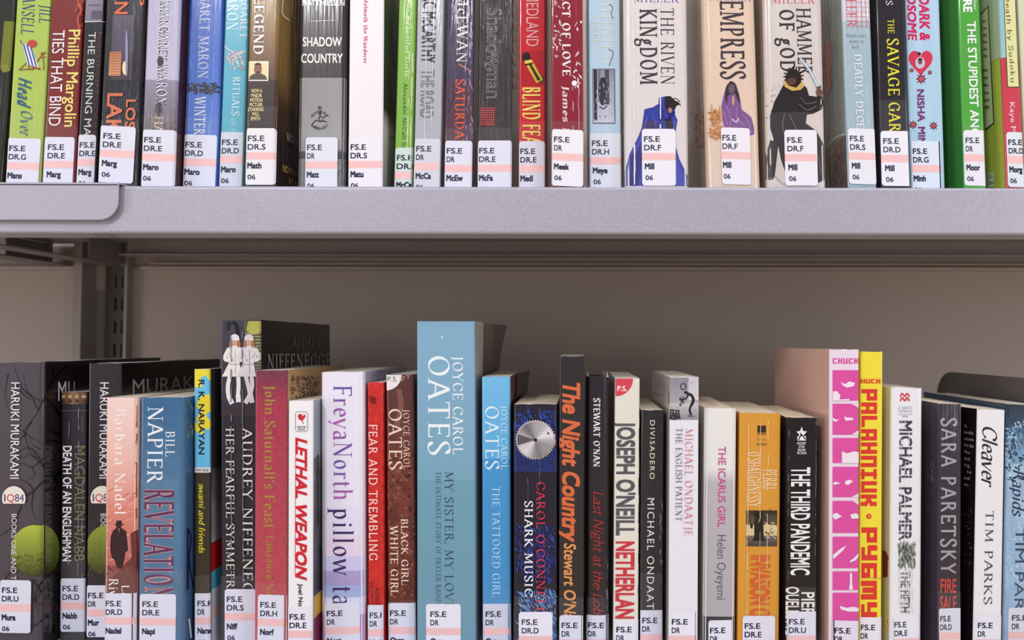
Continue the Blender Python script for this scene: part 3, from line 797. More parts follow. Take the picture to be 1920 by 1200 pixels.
b.T('I AM LEGEND', 'serifb', 478, 496, -78, 103, (240, 232, 226), out=(96, 56, 64), ow=14)
b.rect(464, 115, 504, 152, (246, 240, 232)); b.rect(466, 117, 502, 150, (238, 220, 170)); b.poly([(466, 150), (470, 142), (478, 138), (490, 138), (498, 142), (502, 150)], (84, 76, 66)); b.ell(484, 130, 7.5, 10, (150, 98, 70)); b.ell(484, 123, 7, 5, (60, 44, 38), a0=0, a1=180); b.ell(484, 136, 4, 3, (90, 60, 46)); b.pen([(480, 128), (482, 128)], 1.2, (50, 36, 32)); b.pen([(486, 128), (488, 128)], 1.2, (50, 36, 32))
for i, (t_, wd) in enumerate((('NOW A', 20), ('MAJOR', 20), ('MOTION', 23), ('PICTURE', 24), ('STARRING', 29), ('WILL', 14), ('SMITH', 18))):
    b.H(t_, 'bold', 482 - wd / 2 - i * .4, 482 + wd / 2 - i * .4, 174 + i * 8.7, 167.2 + i * 8.7, (236, 220, 160), 'blurb')
b.pen([(531, -10), (528, 24), (541, 38)], 2.6, (236, 226, 200), 'R'); b.pen([(548, -8), (547, 28), (554, 34)], 2.2, (226, 214, 186), 'R')
b.H('RICHARD', 'heavy', 537, 566, 262, 248, (226, 222, 220), 'blurb', 'R', yb1=280, yc1=266); b.H('MATHESON', 'bold', 538, 566, 285, 280, (150, 140, 140), 'blurb', 'R', yb1=298, yc1=293)
b.H('NOW A M', 'heavy', 529, 560, 321, 308, (226, 200, 120), 'blurb', 'R', yb1=333, yc1=322); b.H('STAR', 'heavy', 540, 562, 343, 333, (226, 200, 120), 'blurb', 'R', yb1=352, yc1=342)
b.tape(200); b.sticker(457.5, 518, 241, 'DR.S', 'Math', 0.0, tx=4, c=(238, 236, 240), sx=1.03); b.done()
b = upper('paperback_book', 'thick black over grey paperback with small running figure emblem', 0.526, (562, 649), (556, 648), (60, 50, 52), wr=1, r=0.003, coat=.8)
b.band(-60, 146, (56, 48, 50), (60, 52, 54)); b.band(146, 262, (148, 146, 144), (160, 160, 158), noise=.05, nx=6); b.band(262, 286, (150, 150, 148), (150, 150, 148), noise=.05); b.band(284, 298, (66, 66, 68), (56, 56, 58), noise=.35, nx=20); b.band(298, 352, (128, 132, 130), (120, 124, 122), noise=.1)
b.splat(557, 296, 650, 350, 60, [(90, 92, 92), (150, 152, 150), (70, 72, 72)], 9, 1, 0, .15, seed=8); b.splat(628, 276, 648, 350, 60, [(60, 60, 62)], 9, 1.2, 1.57, .4, seed=18)
b.H('MATTHIESSEN', 'bold', 567, 646, 10.5, 0, (236, 232, 224), 'author'); b.pen([(581, 40), (628, 38.5)], 1.1, (210, 206, 196)); b.H('SHADOW', 'bold', 568, 641, 87, 70, (240, 236, 228)); b.H('COUNTRY', 'bold', 565, 643, 118, 101, (240, 236, 228))
K = (44, 42, 44); b.pens([[600, 202, 600, 218, 597, 222], [584, 236, 592, 226, 600, 228, 606, 227, 613, 229], [600, 216, 606, 221, 612, 216], [598, 222, 602, 228, 606, 224], [596, 204, 600, 200, 604, 204]], 1.7, K, part='emblem'); b.ell(600, 213, 2.2, 2.2, K, part='emblem')
for i, ch in enumerate('MODERN'):
    a = math.radians(146 - i * 22); cx, cy = 600 + 17 * math.cos(a), 226 - 16 * math.sin(a); b.H(ch, 'bold', cx - 2, cx + 2, cy + 2.4, cy - 2.4, K, 'emblem')
for i, ch in enumerate('LIBRARY'):
    a = math.radians(222 + i * 16); cx, cy = 600 + 17 * math.cos(a), 226 - 15 * math.sin(a); b.H(ch, 'bold', cx - 2, cx + 2, cy + 2.4, cy - 2.4, K, 'emblem')
b.tape(240); b.sticker(574, 634, 258, 'DR', 'Matt', 0.0, tx=3, sx=.92, c=(228, 230, 240)); b.done()
b = upper('paperback_book', 'thick plain white paperback with thin magenta title', 0.524, (655, 720.5), (652, 718.5), (240, 234, 238), right=(54, 72, 44), wr=0, r=0.0012, coat=.3)
b.band(-60, 200, (60, 86, 50), (50, 60, 40), face='R', noise=.3); b.band(200, 232, (60, 60, 48), (214, 208, 206), face='R'); b.band(232, 352, (214, 208, 206), (150, 146, 150), face='R')
b.pen([(732, -10), (738, 60), (733, 130), (738, 190)], 7, (58, 92, 46), 'R'); b.pen([(740, -10), (735, 60), (738, 130)], 5, (30, 40, 28), 'R')
b.T('Melmoth the Wanderer', 'serif', 682.5, 690, -4, 119, (206, 66, 116), bold=3); b.H('Chri', 'serif', 731, 740, 236, 226, (170, 110, 110), 'blurb', 'R'); b.H('Mat', 'serif', 731, 740, 262, 252, (90, 90, 90), 'blurb', 'R')
b.sticker(653, 717, 257, 'DR.S', 'Matu', 0.0, tx=4, sx=.95, c=(240, 236, 242), rr_=1, rl=1); b.done()
b = upper('paperback_book', 'leaf green paperback with pale serif title', 0.530, (746, 783), (740, 773), (134, 184, 78), wr=1.5)
b.T('Comfort for Beautiful Girls', 'serifb', 763, 771, -70, 144, (206, 222, 172)); b.T('Alexander McCall Smith', 'serif', 757, 764, 156, 300, (48, 76, 44), 'author'); b.creases([768, 774], 100, 290, (214, 226, 190), 2.4, 9)
b.sticker(741, 778, 277, 'DR.I', 'McCall', 0.0, tx=4, sx=.95, c=(210, 226, 214), rr_=1); b.done()
b = upper('paperback_book', 'grey paperback with black condensed author name over grey title', 0.527, (783, 832), (774, 828), (178, 180, 188), wr=1.5, coat=1)
b.T('CORMAC McCARTHY', 'bold', 793, 818, -64, 118, (48, 46, 52), 'author'); b.T('THE ROAD', 'bold', 790, 815, 130, 221, (128, 128, 134)); b.creases([812, 800], 60, 250, (228, 230, 236), 1.6, 10)
b.tape(235); b.sticker(774.5, 826, 260, 'DR', 'McCa', 0.01, tx=3.5, sx=.95, c=(214, 216, 226)); b.done()
b = upper('paperback_book', 'dark plum paperback with cream author name and orange red title', 0.527, (838, 890), (832, 887), (74, 62, 84), wr=2, coat=1)
b.band(-60, 150, (66, 60, 84), (74, 62, 86)); b.band(150, 350, (84, 58, 76), (92, 58, 70)); b.T('McEWAN', 'serif', 858, 878, -12, 118, (232, 226, 222), 'author'); b.pen([(860, 120), (884, 134)], 2, (222, 132, 90)); b.T('SATURDAY', 'serif', 855, 872, 148, 276, (224, 92, 58), bold=3)
b.pens([[840, 215, 848, 190, 856, 176], [846, 200, 840, 186], [852, 184, 850, 170]], 1.2, (46, 34, 44)); b.splat(872, 60, 886, 262, 50, [(170, 166, 192), (120, 112, 140)], 22, 2.6, 1.57, .3, seed=12)
b.tape(242); b.sticker(833, 886, 264, 'DR', 'McEw', 0.01, tx=3.5, sx=.97); b.done()
b = upper('paperback_book', 'charcoal paperback with glaring wrinkled film and small red check', 0.529, (897, 962), (894.5, 960), (62, 56, 58), right=(44, 32, 34), wr=6, coat=1)
b.T('Shadowman', 'sans', 914, 943, 14, 186, (74, 68, 72), out=(168, 164, 172), ow=6)
for q in range(7): b.pen([(902 + q * 4, 202), (901 + q * 4, 236)], 1.2, (196, 84, 84))
for q in range(8): b.pen([(901, 203 + q * 4.4), (929, 203 + q * 4.4)], 1.2, (196, 84, 84))
for q in range(8): b.poly([(961, q * 22 - 4), (972, q * 22 + 2), (972, q * 22 + 14), (961, q * 22 + 8)], (206, 66, 52), 'R')
b.tape(240); b.sticker(895.5, 960, 264, 'DR.E', 'McFa', 0.0, tx=2.5, sx=.95); b.done()
b = upper('paperback_book', 'bright red paperback with yellow title and yellow electric torch', 0.527, (973, 1023), (971, 1024), (196, 44, 50), right=(200, 208, 216), wr=1)
b.rect(977, 95, 1020, 160, (176, 36, 42)); b.ell(987, 108, 8, 10, (40, 32, 28)); b.poly([(983, 116), (997, 112), (1018, 150), (1006, 156)], (214, 180, 60)); b.poly([(991, 120), (995, 118), (1014, 150), (1008, 152)], (60, 56, 30)); b.pen([(984, 116), (997, 114)], 4, (226, 210, 90)); b.pen([(985, 122), (999, 119)], 3, (46, 38, 30)); b.pen([(1016, 142), (1019, 150), (1012, 156)], 3.5, (60, 70, 40))
b.T('DON MEDLAND', 'light', 987, 1010, -66, 87, (226, 170, 172), 'author'); b.T('BLIND FEAR', 'serifb', 980, 1013, 163, 284, (238, 214, 110))
b.splat(1025, 200, 1033, 300, 30, [(120, 160, 190), (60, 110, 150)], 12, 2, 1.2, face='R', seed=13); b.rect(1025, -20, 1033, 350, (206, 212, 220), face='R')
b.tape(228); b.sticker(973, 1022, 265, 'DR.E', 'Medl', 0.0, tx=2.5, sx=.93, c=(218, 218, 228)); b.done()
b = upper('paperback_book', 'dark red scuffed paperback with bold white serif title', 0.5155, (1032.5, 1093), (1033.5, 1095.5), (140, 40, 52), right=(60, 120, 160), wr=1.5)
b.T("PEOPLE'S ACT OF LOVE", 'serifb', 1054, 1069, -128, 143, (238, 230, 230)); b.T('James Meek', 'serifb', 1055, 1067, 160, 300, (226, 206, 212), 'author', it=0.15, spacing=1.2)
b.splat(1036, 0, 1052, 110, 26, [(232, 216, 220), (210, 170, 178)], 12, 4, 1.2, 1, part='crease_wear', seed=14); b.splat(1076, 40, 1090, 170, 18, [(240, 226, 230), (216, 180, 190)], 14, 4, 1.4, .8, part='crease_wear', seed=15); b.ell(1077, 156, 5, 5, (244, 240, 244), part='crease_wear')
b.creases([1074, 1085], 160, 245, (226, 206, 212), 1.2, 16)
b.tape(228); b.sticker(1034.5, 1094, 242, 'DR', 'Meek', 0.045, tx=4, sx=.96, c=(240, 238, 244)); b.done()
b = upper('paperback_book', 'pale blue paperback with small grey framed woodland photo', 0.526, (1102, 1162), (1103, 1166), (192, 216, 232), left=(110, 150, 175), wr=1.5, coat=.8)
b.T('MURIEL', 'serif', 1128, 1150, -2, 118, (214, 222, 216)); b.T('PARK', 'serif', 1108, 1122, 40, 84, (216, 222, 212)); b.pens([[1142, 8, 1149, 14, 1146, 26, 1150, 36], [1141, 92, 1150, 98, 1146, 112, 1142, 124]], 1.2, (70, 84, 104)); b.pen([(1117, 66), (1118, 66)], 1.6, (40, 40, 46))
b.rect(1110.5, 129, 1153, 232, (110, 112, 132)); b.rect(1112, 131, 1151, 230, (148, 146, 162), (206, 208, 222)); b.rect(1113, 131, 1119, 226, (50, 48, 58)); b.rect(1134, 131, 1142, 196, (80, 76, 88)); b.rect(1121, 131, 1126, 180, (120, 118, 132)); b.ell(1130, 172, 8, 26, (62, 60, 72)); b.ell(1131, 152, 6, 7, (50, 48, 58)); b.pen([(1124, 200), (1132, 204), (1138, 198)], 2, (60, 60, 80)); b.splat(1113, 150, 1150, 226, 60, [(190, 188, 204), (110, 108, 124), (216, 218, 230)], 10, 1.6, 1.5, .3, seed=17)
b.tape(228); b.sticker(1104.5, 1165.5, 250, 'DR.H', 'Meye', 0.0, tx=5, sx=.98, name_dx=1, c=(226, 230, 240)); b.done()
b = upper('paperback_book', 'thick cream paperback with blue robed figure on the spine', 0.5155, (1169, 1289), (1171, 1292), (224, 216, 212), right=(90, 80, 90), wr=1, r=0.004, bulge=0.0012, coat=.9)
b.band(-60, 350, (226, 217, 214), (222, 216, 216), noise=.03)
P_ = (70, 58, 68); b.H('MILLER', 'serif', 1187, 1272, 6, -10, (120, 98, 168), 'author'); b.T('THE RIVEN', 'serif', 1238, 1263, 16, 160, P_); b.T('KINgDOM', 'serif', 1199, 1231, 18, 160, P_, bold=4)
BL = (58, 66, 158); b.poly([(1208, 206), (1224, 202), (1234, 196), (1235, 184), (1246, 182), (1252, 200), (1262, 208), (1270, 226), (1267, 246), (1262, 260), (1274, 300), (1290, 330), (1292, 349), (1262, 349), (1200, 349), (1172, 349), (1172, 320), (1180, 290), (1196, 258), (1203, 240)], BL)
b.poly([(1172, 349), (1174, 310), (1188, 286), (1200, 270), (1204, 300), (1196, 349)], (44, 44, 122)); b.poly([(1206, 230), (1222, 226), (1234, 232), (1236, 246), (1204, 244)], (60, 46, 104)); b.poly([(1246, 182), (1256, 181), (1266, 190), (1276, 196), (1268, 199), (1262, 214), (1252, 214), (1246, 200)], (44, 34, 38)); b.pens([[1262, 190, 1270, 192, 1276, 199], [1260, 186, 1268, 186, 1275, 192]], 1.4, (44, 34, 38))
b.poly([(1253, 208), (1262, 204), (1266, 212), (1258, 224), (1252, 220)], (40, 40, 120)); b.poly([(1246, 224), (1256, 222), (1262, 236), (1258, 248), (1248, 240)], (40, 32, 44)); b.ell(1256, 208, 4, 5, (170, 130, 120)); b.poly([(1234, 200), (1244, 204), (1246, 240), (1236, 240)], (44, 54, 140)); b.pens([[1213, 220, 1206, 250, 1190, 290], [1222, 214, 1230, 240], [1264, 226, 1262, 256]], 1.8, (86, 96, 190)); b.poly([(1262, 349), (1264, 300), (1272, 306), (1284, 349)], (70, 80, 180))
b.creases([1187, 1236], 0, 340, (244, 240, 242), 3, 19, dash=.8)
b.tape(228); b.sticker(1203, 1266, 243, 'DR.F', 'Mill', 0.0, tx=4, name_dx=1, sx=.98, c=(240, 238, 246)); b.done()
b = upper('paperback_book', 'thick peach paperback with kneeling purple figure and orange city', 0.5165, (1314, 1418), (1326, 1425), (226, 200, 176), left=(196, 168, 142), wr=1, r=0.005, bulge=0.001, coat=.9)  # left cover coloured darker, with the shade on that side painted in
b.band(-60, 350, (230, 202, 178), (226, 204, 186), noise=.03); b.H('MILLER', 'serif', 1330, 1407, 3, -10, (150, 130, 160), 'author'); b.T('EMPRESS', 'serif', 1349, 1393, 2, 150, (70, 58, 66), bold=4, slope=.02)
PU = (130, 88, 146); b.poly([(1362, 160), (1372, 153), (1380, 160), (1386, 180), (1390, 206), (1408, 220), (1414, 240), (1414, 252), (1404, 256), (1396, 244), (1358, 244), (1354, 226), (1352, 200), (1356, 180)], PU); b.poly([(1360, 166), (1368, 153), (1377, 156), (1384, 176), (1388, 196), (1382, 188), (1378, 176), (1364, 180), (1362, 198), (1359, 186)], (60, 50, 58)); b.ell(1371, 168, 6, 9, (110, 90, 96)); b.pens([[1362, 200, 1370, 226, 1366, 242], [1382, 200, 1380, 220, 1396, 238], [1356, 210, 1364, 236], [1390, 214, 1402, 228, 1408, 250]], 1.6, (164, 126, 180)); b.pen([(1372, 224), (1380, 230), (1384, 222)], 2.4, (214, 206, 226)); b.ell(1374, 190, 2.5, 9, (200, 160, 130))
OR = [(206, 142, 84), (190, 118, 60), (220, 166, 110), (170, 100, 50)]
b.splat(1331, 208, 1352, 262, 150, OR, 14, 3, .4, 1, seed=20); b.splat(1297, 212, 1330, 276, 160, OR, 14, 3, .4, 1, face='L', seed=21)
for x_, h_ in ((1334, 196), (1342, 204), (1349, 198)): b.pen([(x_, h_), (x_, 232)], 1.4, (190, 128, 76), smooth=False)
for x_, h_ in ((1311, 186), (1318, 206), (1305, 210)): b.pen([(x_, h_), (x_, 236)], 1.6, (190, 128, 76), 'L', smooth=False)
b.tape(228); b.sticker(1351, 1405, 240, 'DR.F', 'Mill', 0.03, tx=2, sx=.86, c=(240, 236, 244)); b.done()
b = upper('paperback_book', 'thick cream paperback with black clad swordsman on the spine', 0.5165, (1433, 1541), (1436, 1551), (214, 204, 198), left=(180, 166, 150), wr=1, r=0.004, bulge=0.001, coat=.8)  # slight shading of the left side is put into its cover colour
b.band(-60, 350, (216, 206, 200), (216, 208, 200), noise=.04); b.H('MILLER', 'serif', 1445, 1527, 8, -8, (198, 92, 110), 'author', tilt=0); b.T('HAMMER', 'serif', 1492, 1519, 16, 141, (66, 56, 60), slope=.03, bold=3); b.T('OF gOD', 'serif', 1460, 1488, 18, 136, (66, 56, 60), slope=.02, bold=5)
BK = (44, 38, 38)
b.poly([(1467, 162), (1474, 154), (1488, 150), (1502, 156), (1512, 166), (1516, 180), (1530, 182), (1540, 176), (1546, 190), (1540, 206), (1524, 214), (1512, 216), (1510, 232), (1530, 246), (1544, 270), (1550, 300), (1550, 336), (1520, 349), (1478, 349), (1458, 300), (1452, 330), (1444, 338), (1436, 332), (1434, 318), (1440, 290), (1450, 262), (1444, 240), (1444, 216), (1452, 190), (1460, 176)], BK)
b.poly([(1444, 262), (1456, 270), (1452, 300), (1446, 322), (1452, 332), (1448, 337), (1436, 334), (1434, 316), (1438, 288)], (52, 46, 46))
b.ell(1487, 148, 15, 17, (46, 34, 32))
for k in range(16):
    a = k * .39; b.pen([(1487 + 12 * math.cos(a), 144 - 12 * math.sin(a)), (1487 + 19 * math.cos(a + .1), 144 - 18 * math.sin(a + .1))], 2.4, (40, 28, 26), smooth=False)
b.ell(1483, 154, 9, 7, (96, 62, 50)); b.poly([(1468, 150), (1470, 164), (1484, 172), (1500, 170), (1508, 162), (1502, 154), (1492, 166), (1478, 162)], (206, 172, 92))
b.pen([(1500, 112), (1516, 132), (1527, 152), (1534, 166)], 5, (168, 178, 196)); b.pen([(1498, 110), (1515, 130), (1526, 150), (1533, 164)], 1.6, (232, 236, 244)); b.ell(1536, 174, 7, 8, (110, 78, 64)); b.pen([(1530, 166), (1540, 162)], 2.5, (50, 42, 40), smooth=False); b.pen([(1539, 182), (1546, 194)], 2.5, (60, 44, 40), smooth=False)
b.pens([[1500, 184, 1510, 196, 1530, 192], [1496, 196, 1512, 208, 1530, 200], [1478, 216, 1490, 240, 1500, 262], [1470, 214, 1466, 240, 1474, 262], [1520, 262, 1534, 300, 1538, 330]], 2.2, (96, 92, 92)); b.splat(1438, 160, 1462, 240, 26, [(70, 60, 58)], 4, 2, 0, seed=22); b.poly([(1458, 275), (1463, 300), (1478, 345), (1466, 345), (1452, 330)], (208, 198, 190))
b.tape(212); b.sticker(1469, 1530, 245, 'DR.F', 'Mill', 0.0, tx=5, name_dx=1, sx=.93, hh=104, c=(240, 238, 244)); b.done()
b = upper('paperback_book', 'pale blue grey paperback with faint white title and orange patch on its side', 0.517, (1578, 1632), (1588.5, 1643), (162, 184, 194), left=(136, 146, 140), wr=2.5, coat=1)
b.band(-60, 40, (216, 214, 222), (200, 206, 214)); b.band(40, 350, (168, 190, 200), (160, 186, 196)); b.T('MILLER', 'serif', 1586, 1604, -30, 50, (214, 70, 84), 'author')
for q in range(6): b.pen([(1590, 4 + q * 9), (1632, 5 + q * 9)], .8, (220, 110, 120))
for q in range(4): b.pen([(1596 + q * 9, -5), (1598 + q * 9, 54)], .8, (220, 110, 120))
for q, t_ in enumerate(('Would a lover', 'deceive to', 'kill')): b.H(t_, 'serif', 1587 + q * 5, 1624 - q * 6, 70 + q * 10.5, 64 + q * 10.5, (120, 126, 140), 'blurb')
b.T('DEADLY DECEIT', 'serif', 1601, 1615, 102, 262, (226, 234, 240), bold=4); b.creases([1588, 1620, 1628, 1610], 60, 240, (206, 220, 228), 1, 23)
b.poly([(1545, 86), (1559, 74), (1561, 160), (1548, 186)], (206, 92, 58), 'L'); b.splat(1548, 100, 1560, 160, 30, [(224, 120, 60), (190, 70, 50)], 14, 3, 1.2, face='L', seed=24)
for q in range(6): b.H('lover', 'serif', 1546, 1557, 28 + q * 9, 23 + q * 9, (76, 78, 74), 'blurb', 'L', yb1=20 + q * 9, yc1=15 + q * 9)
b.band(252, 352, (112, 90, 84), (92, 72, 64), face='L', noise=.3); b.pen([(1552, 275), (1568, 258), (1590, 250)], 4, (196, 190, 186), 'L'); b.pen([(1555, 290), (1570, 282), (1588, 280)], 2, (190, 184, 180), 'L')
b.splat(1556, 290, 1586, 345, 50, [(150, 110, 90), (80, 62, 58), (120, 100, 92)], 12, 3, .3, face='L', seed=25)
b.tape(225); b.sticker(1589, 1640.5, 241, 'DR.S', 'Mill', 0.03, tx=3, name_dx=2, sx=.88, hh=104, c=(236, 236, 244)); b.done()
b = upper('paperback_book', 'black paperback with yellow serif title, right of the pale blue one', 0.5165, (1642, 1696), (1651, 1706), (46, 42, 46), wr=1)
b.T('MILLS', 'serif', 1661, 1673, -44, 10, (226, 224, 226), 'author'); b.T('THE', 'serif', 1664, 1676, 36, 63, (232, 222, 60), bold=2); b.T('SAVAGE GARDEN', 'serif', 1663, 1684, 72, 305, (232, 222, 60), bold=2, slope=.025)
b.tape(188); b.sticker(1649.5, 1705, 245.5, 'DR.D', 'Mill', 0.01, tx=4, name_dx=2, sx=.98, hh=103, c=(240, 240, 248)); b.done()
b = upper('paperback_book', 'light blue paperback with red heart and purple lettering', 0.521, (1697, 1763), (1707, 1771), (178, 206, 230), wr=.7)
b.band(-60, 350, (182, 210, 232), (176, 212, 232), noise=.05); RD = (206, 44, 96)
b.T('DARK &', 'heavy', 1723, 1742, -8, 76, RD, 'title', it=.1); b.T('HANDSOME', 'heavy', 1701, 1717, -66, 75, RD, 'title', it=.1)
hp = []
for k in range(28):
    a = 2 * math.pi * k / 28; hp.append((1726 + 1.42 * 16 * math.sin(a) ** 3, 116 - 1.75 * (13 * math.cos(a) - 5 * math.cos(2 * a) - 2 * math.cos(3 * a) - math.cos(4 * a))))
b.poly(hp, (214, 58, 84)); b.ell(1725, 118, 9, 11, (196, 196, 210)); b.ell(1725, 116, 4, 5, (120, 80, 80)); b.ell(1725, 113, 4.5, 4, (50, 36, 44), a0=0, a1=180); b.ell(1723, 101, 3.5, 3, (56, 40, 60))
for cx, cy, r_ in ((1727, 148, 11), (1712, 234, 9), (1750, 236, 9), (1709, 132, 5), (1743, 136, 5)):
    st_ = []
    for k in range(16):
        a = k * math.pi / 8; q = r_ if k % 2 == 0 else r_ * .5; st_.append((cx + q * math.cos(a), cy + q * math.sin(a)))
    b.poly(st_, (122, 44, 84)); b.ell(cx, cy, r_ * .4, r_ * .4, (190, 90, 90))
b.T('NISHA', 'bold', 1719, 1732, 168, 228, (124, 46, 118), 'author'); b.T('MINHAS', 'bold', 1721, 1734, 238, 310, (124, 46, 118), 'author')
b.sticker(1708, 1762, 265, 'DR.G', 'Minh', 0.0, tx=2, sx=.9, rl=1, rr_=1, c=(222, 232, 244)); b.done()
b = upper('paperback_book', 'bright green paperback with white title, dark green side showing', 0.5135, (1796, 1838), (1807, 1848), (84, 170, 66), left=(66, 134, 62), wr=.7)
b.band(-60, 350, (76, 142, 70), (64, 132, 62), face='L', noise=.06); b.T('MOORE', 'heavy', 1806, 1822, -54, 23, (244, 246, 244), 'author'); b.T('Christopher', 'sans', 1825, 1831, -50, 20, (236, 244, 236), 'author'); b.T('THE STUPIDEST ANGEL', 'bold', 1813, 1829, 40, 280, (238, 244, 236), slope=.035)
b.tape(230); b.sticker(1806, 1847, 244, 'DR', 'Moor', 0.02, tx=3, sx=.86, hh=104, c=(236, 236, 244), rr_=2); b.done()
b = upper('paperback_book', 'red and sky blue spined paperback with cream title box, yellow green side', 0.5125, (1873, 1906), (1884, 1921), (206, 62, 80), left=(190, 196, 90), wr=.7)
b.band(-60, 108, (150, 196, 206), (156, 200, 204)); b.rect(1880, -30, 1903, 164, (70, 70, 60)); b.rect(1881.5, -30, 1901.5, 162.5, (226, 226, 160)); b.T('Death by Sudoku', 'pen', 1884.5, 1893, -10, 156, (60, 62, 60), slope=.07); b.T('Kaye Morgan', 'sans', 1893, 1902, 192, 296, (244, 226, 232), 'author')
b.band(-60, 105, (186, 196, 172), (190, 200, 170), face='L'); b.poly([(1842, 20), (1853, 8), (1868, 300), (1862, 240), (1846, 236)], (190, 200, 96), 'L')
b.poly([(1840, 25), (1854, 10), (1865, 232), (1848, 245)], (56, 66, 70), 'L'); b.poly([(1841, 28), (1852.5, 14), (1863, 230), (1848.5, 241)], (222, 220, 178), 'L')
for q, t_ in enumerate(('pens', 'Los', 'ple', 'in', 'doku', 'to')): b.H(t_, 'bold', 1842.5 + q * .5, 1850 + q * .5, 42 + q * 13, 36 + q * 13, (70, 72, 60), 'blurb', 'L')
for q, t_ in enumerate(('sm', 'ick', 'list', 'sua', 'and', 'S!')): b.H(t_, 'bold', 1845 + q * .6, 1853 + q * .6, 134 + q * 14, 128 + q * 14, (70, 72, 60), 'blurb', 'L')
b.poly([(1852, 327), (1864, 321), (1865, 350), (1853, 352)], (210, 214, 200), 'L'); b.H('U.S.', 'bold', 1854, 1862, 334, 328, (60, 60, 60), 'blurb', 'L'); b.H('CAN', 'bold', 1854, 1863, 346, 340, (60, 60, 60), 'blurb', 'L')
b.sticker(1885.5, 1918, 248, 'DR.D', 'Morg', 0.02, tx=3, sx=.86, hh=103, c=(226, 232, 238), rr_=2); b.done()
b = upper('paperback_book', 'pale yellow green book at the far right end of the upper shelf', 0.5125, (1909, 1960), (1923, 1976), (212, 216, 182), left=(214, 218, 186), wr=.7)
b.done()
# ================================================================== lower shelf, left to right
def lower(kind, label, d, yt, xt, xb, cover, **k):
    """yt = height of the spine's top edge, xt = its two spine edges there, xb = the same at y 1150 (pixels)"""
    return Book(kind, label, 'L', d, xt, yt, xb, 1150, cover=cover, **k)
def branches(b, lines, face='S', c=(30, 26, 30)):
    for wd, l in lines: b.pen([(l[k], l[k + 1]) for k in range(0, len(l), 2)], wd, c, face, taper=True)
b = lower('paperback_book', 'thickest charcoal paperback at lower left, bare branches and green moon, white round badge', 0.550, 679, (-28, 82), (-32, 76.5), (80, 72, 78), right=(40, 36, 38), wr=.7, depth=0.153, r=0.003, page=(236, 228, 222))
b.band(700, 1240, (42, 38, 40), (46, 42, 42), face='R', noise=.05)
branches(b, [(2.6, (82, 740, 72, 770, 58, 790, 44, 806)), (2, (72, 770, 60, 745, 50, 730, 44, 700)), (1.6, (60, 745, 40, 725, 26, 684)), (1.6, (75, 752, 55, 738, 40, 728)), (2.2, (60, 790, 48, 812, 70, 826, 80, 836)), (1.6, (50, 812, 30, 830, 10, 840)), (1.5, (44, 806, 58, 850, 80, 860)), (1.6, (30, 720, 50, 745, 70, 750)),
    (3, (82, 900, 64, 920, 44, 934, 40, 950)), (2, (64, 920, 52, 905, 36, 898)), (1.8, (64, 920, 60, 950, 70, 980)), (2, (40, 950, 20, 990, -10, 1010)), (1.6, (80, 860, 60, 876, 40, 868, 24, 880)), (1.4, (60, 876, 66, 892, 50, 900)), (2, (30, 1060, 14, 1080, 0, 1100)), (1.4, (16, 700, 10, 740, 20, 780)), (2, (80, 880, 70, 850, 50, 840, 30, 852)), (1.4, (78, 870, 56, 852, 44, 858, 20, 850)), (1.4, (70, 862, 60, 842, 40, 836)), (1.4, (76, 842, 62, 834, 56, 820))])
branches(b, [(5, (112, 780, 96, 756, 84, 742)), (4, (84, 742, 98, 715, 118, 692, 130, 682)), (2.5, (98, 712, 100, 696, 96, 684)), (2, (112, 698, 124, 700)), (4, (112, 815, 96, 808, 84, 800)), (3, (98, 884, 106, 910, 90, 926)), (5, (112, 880, 100, 900, 84, 906)), (3, (86, 742, 96, 760)), (3, (110, 830, 96, 826, 84, 830))], 'R', (18, 16, 18))
b.ell(66, 1032, 44, 48, (178, 192, 70), c2=(58, 62, 34), a0=90, a1=270, n=24); b.ell(66, 1032, 14, 48, (178, 192, 70), c2=(58, 62, 34)); b.poly([(64, 984), (80, 987), (80, 1076), (64, 1080)], (120, 132, 54)); b.ell(66, 1032, 44, 48, (178, 192, 70), c2=(58, 62, 34), n=30)
b.splat(30, 1038, 78, 1078, 150, [(54, 50, 34), (80, 84, 40), (100, 108, 48), (44, 40, 34)], 4, 2, 0, seed=31); b.splat(30, 990, 78, 1040, 50, [(196, 206, 90), (150, 164, 60)], 3, 1.4, 0, seed=32)
b.ell(80, 1032, 31, 47, (132, 148, 56), c2=(50, 52, 32), face='R', n=30)
branches(b, [(3, (62, 1085, 76, 1110, 60, 1130)), (3, (78, 1090, 66, 1120, 74, 1150)), (2, (64, 1120, 80, 1140)), (3, (40, 1180, 70, 1170, 78, 1160))])
b.splat(86, 1070, 112, 1190, 40, [(70, 64, 64), (24, 22, 22), (56, 50, 50)], 18, 5, 1.2, .8, face='R', seed=33)
b.T('HARUKI MURAKAMI', 'sans', 23, 39, 717, 897, (236, 232, 236), 'author'); cc_ = [(28 + 22 * math.cos(math.radians(a)), 934 - 23 * math.sin(math.radians(a))) for a in range(-25, 206, 10)]
b.poly(cc_, (236, 228, 214)); b.H('1', 'sans', 10, 12.5, 940, 926, (54, 60, 110)); b.H('Q', 'sans', 15, 29, 940, 926, (198, 40, 60)); b.H('84', 'sans', 30, 47, 940, 926, (54, 60, 130)); b.T('BOOKS ONE AND TWO', 'sans', 24, 33.5, 963, 1112, (226, 224, 226))
b.H('M', 'sans', 108, 123, 752, 716, (216, 214, 216), 'title', 'R', yb1=748, yc1=715, bold=-3); b.H('U', 'sans', 127, 139, 748, 715, (200, 198, 200), 'title', 'R', bold=-3)
b.sticker(3, 61, 1086, 'DR.U', 'Mura', 0.02, tx=4, sx=.95, hh=99, c=(222, 224, 236)); b.done()
b = lower('paperback_book', 'slim black paperback with tiny house front picture at its top', 0.566, 735, (113, 163), (112, 160), (50, 46, 52), wr=1, coat=.9)
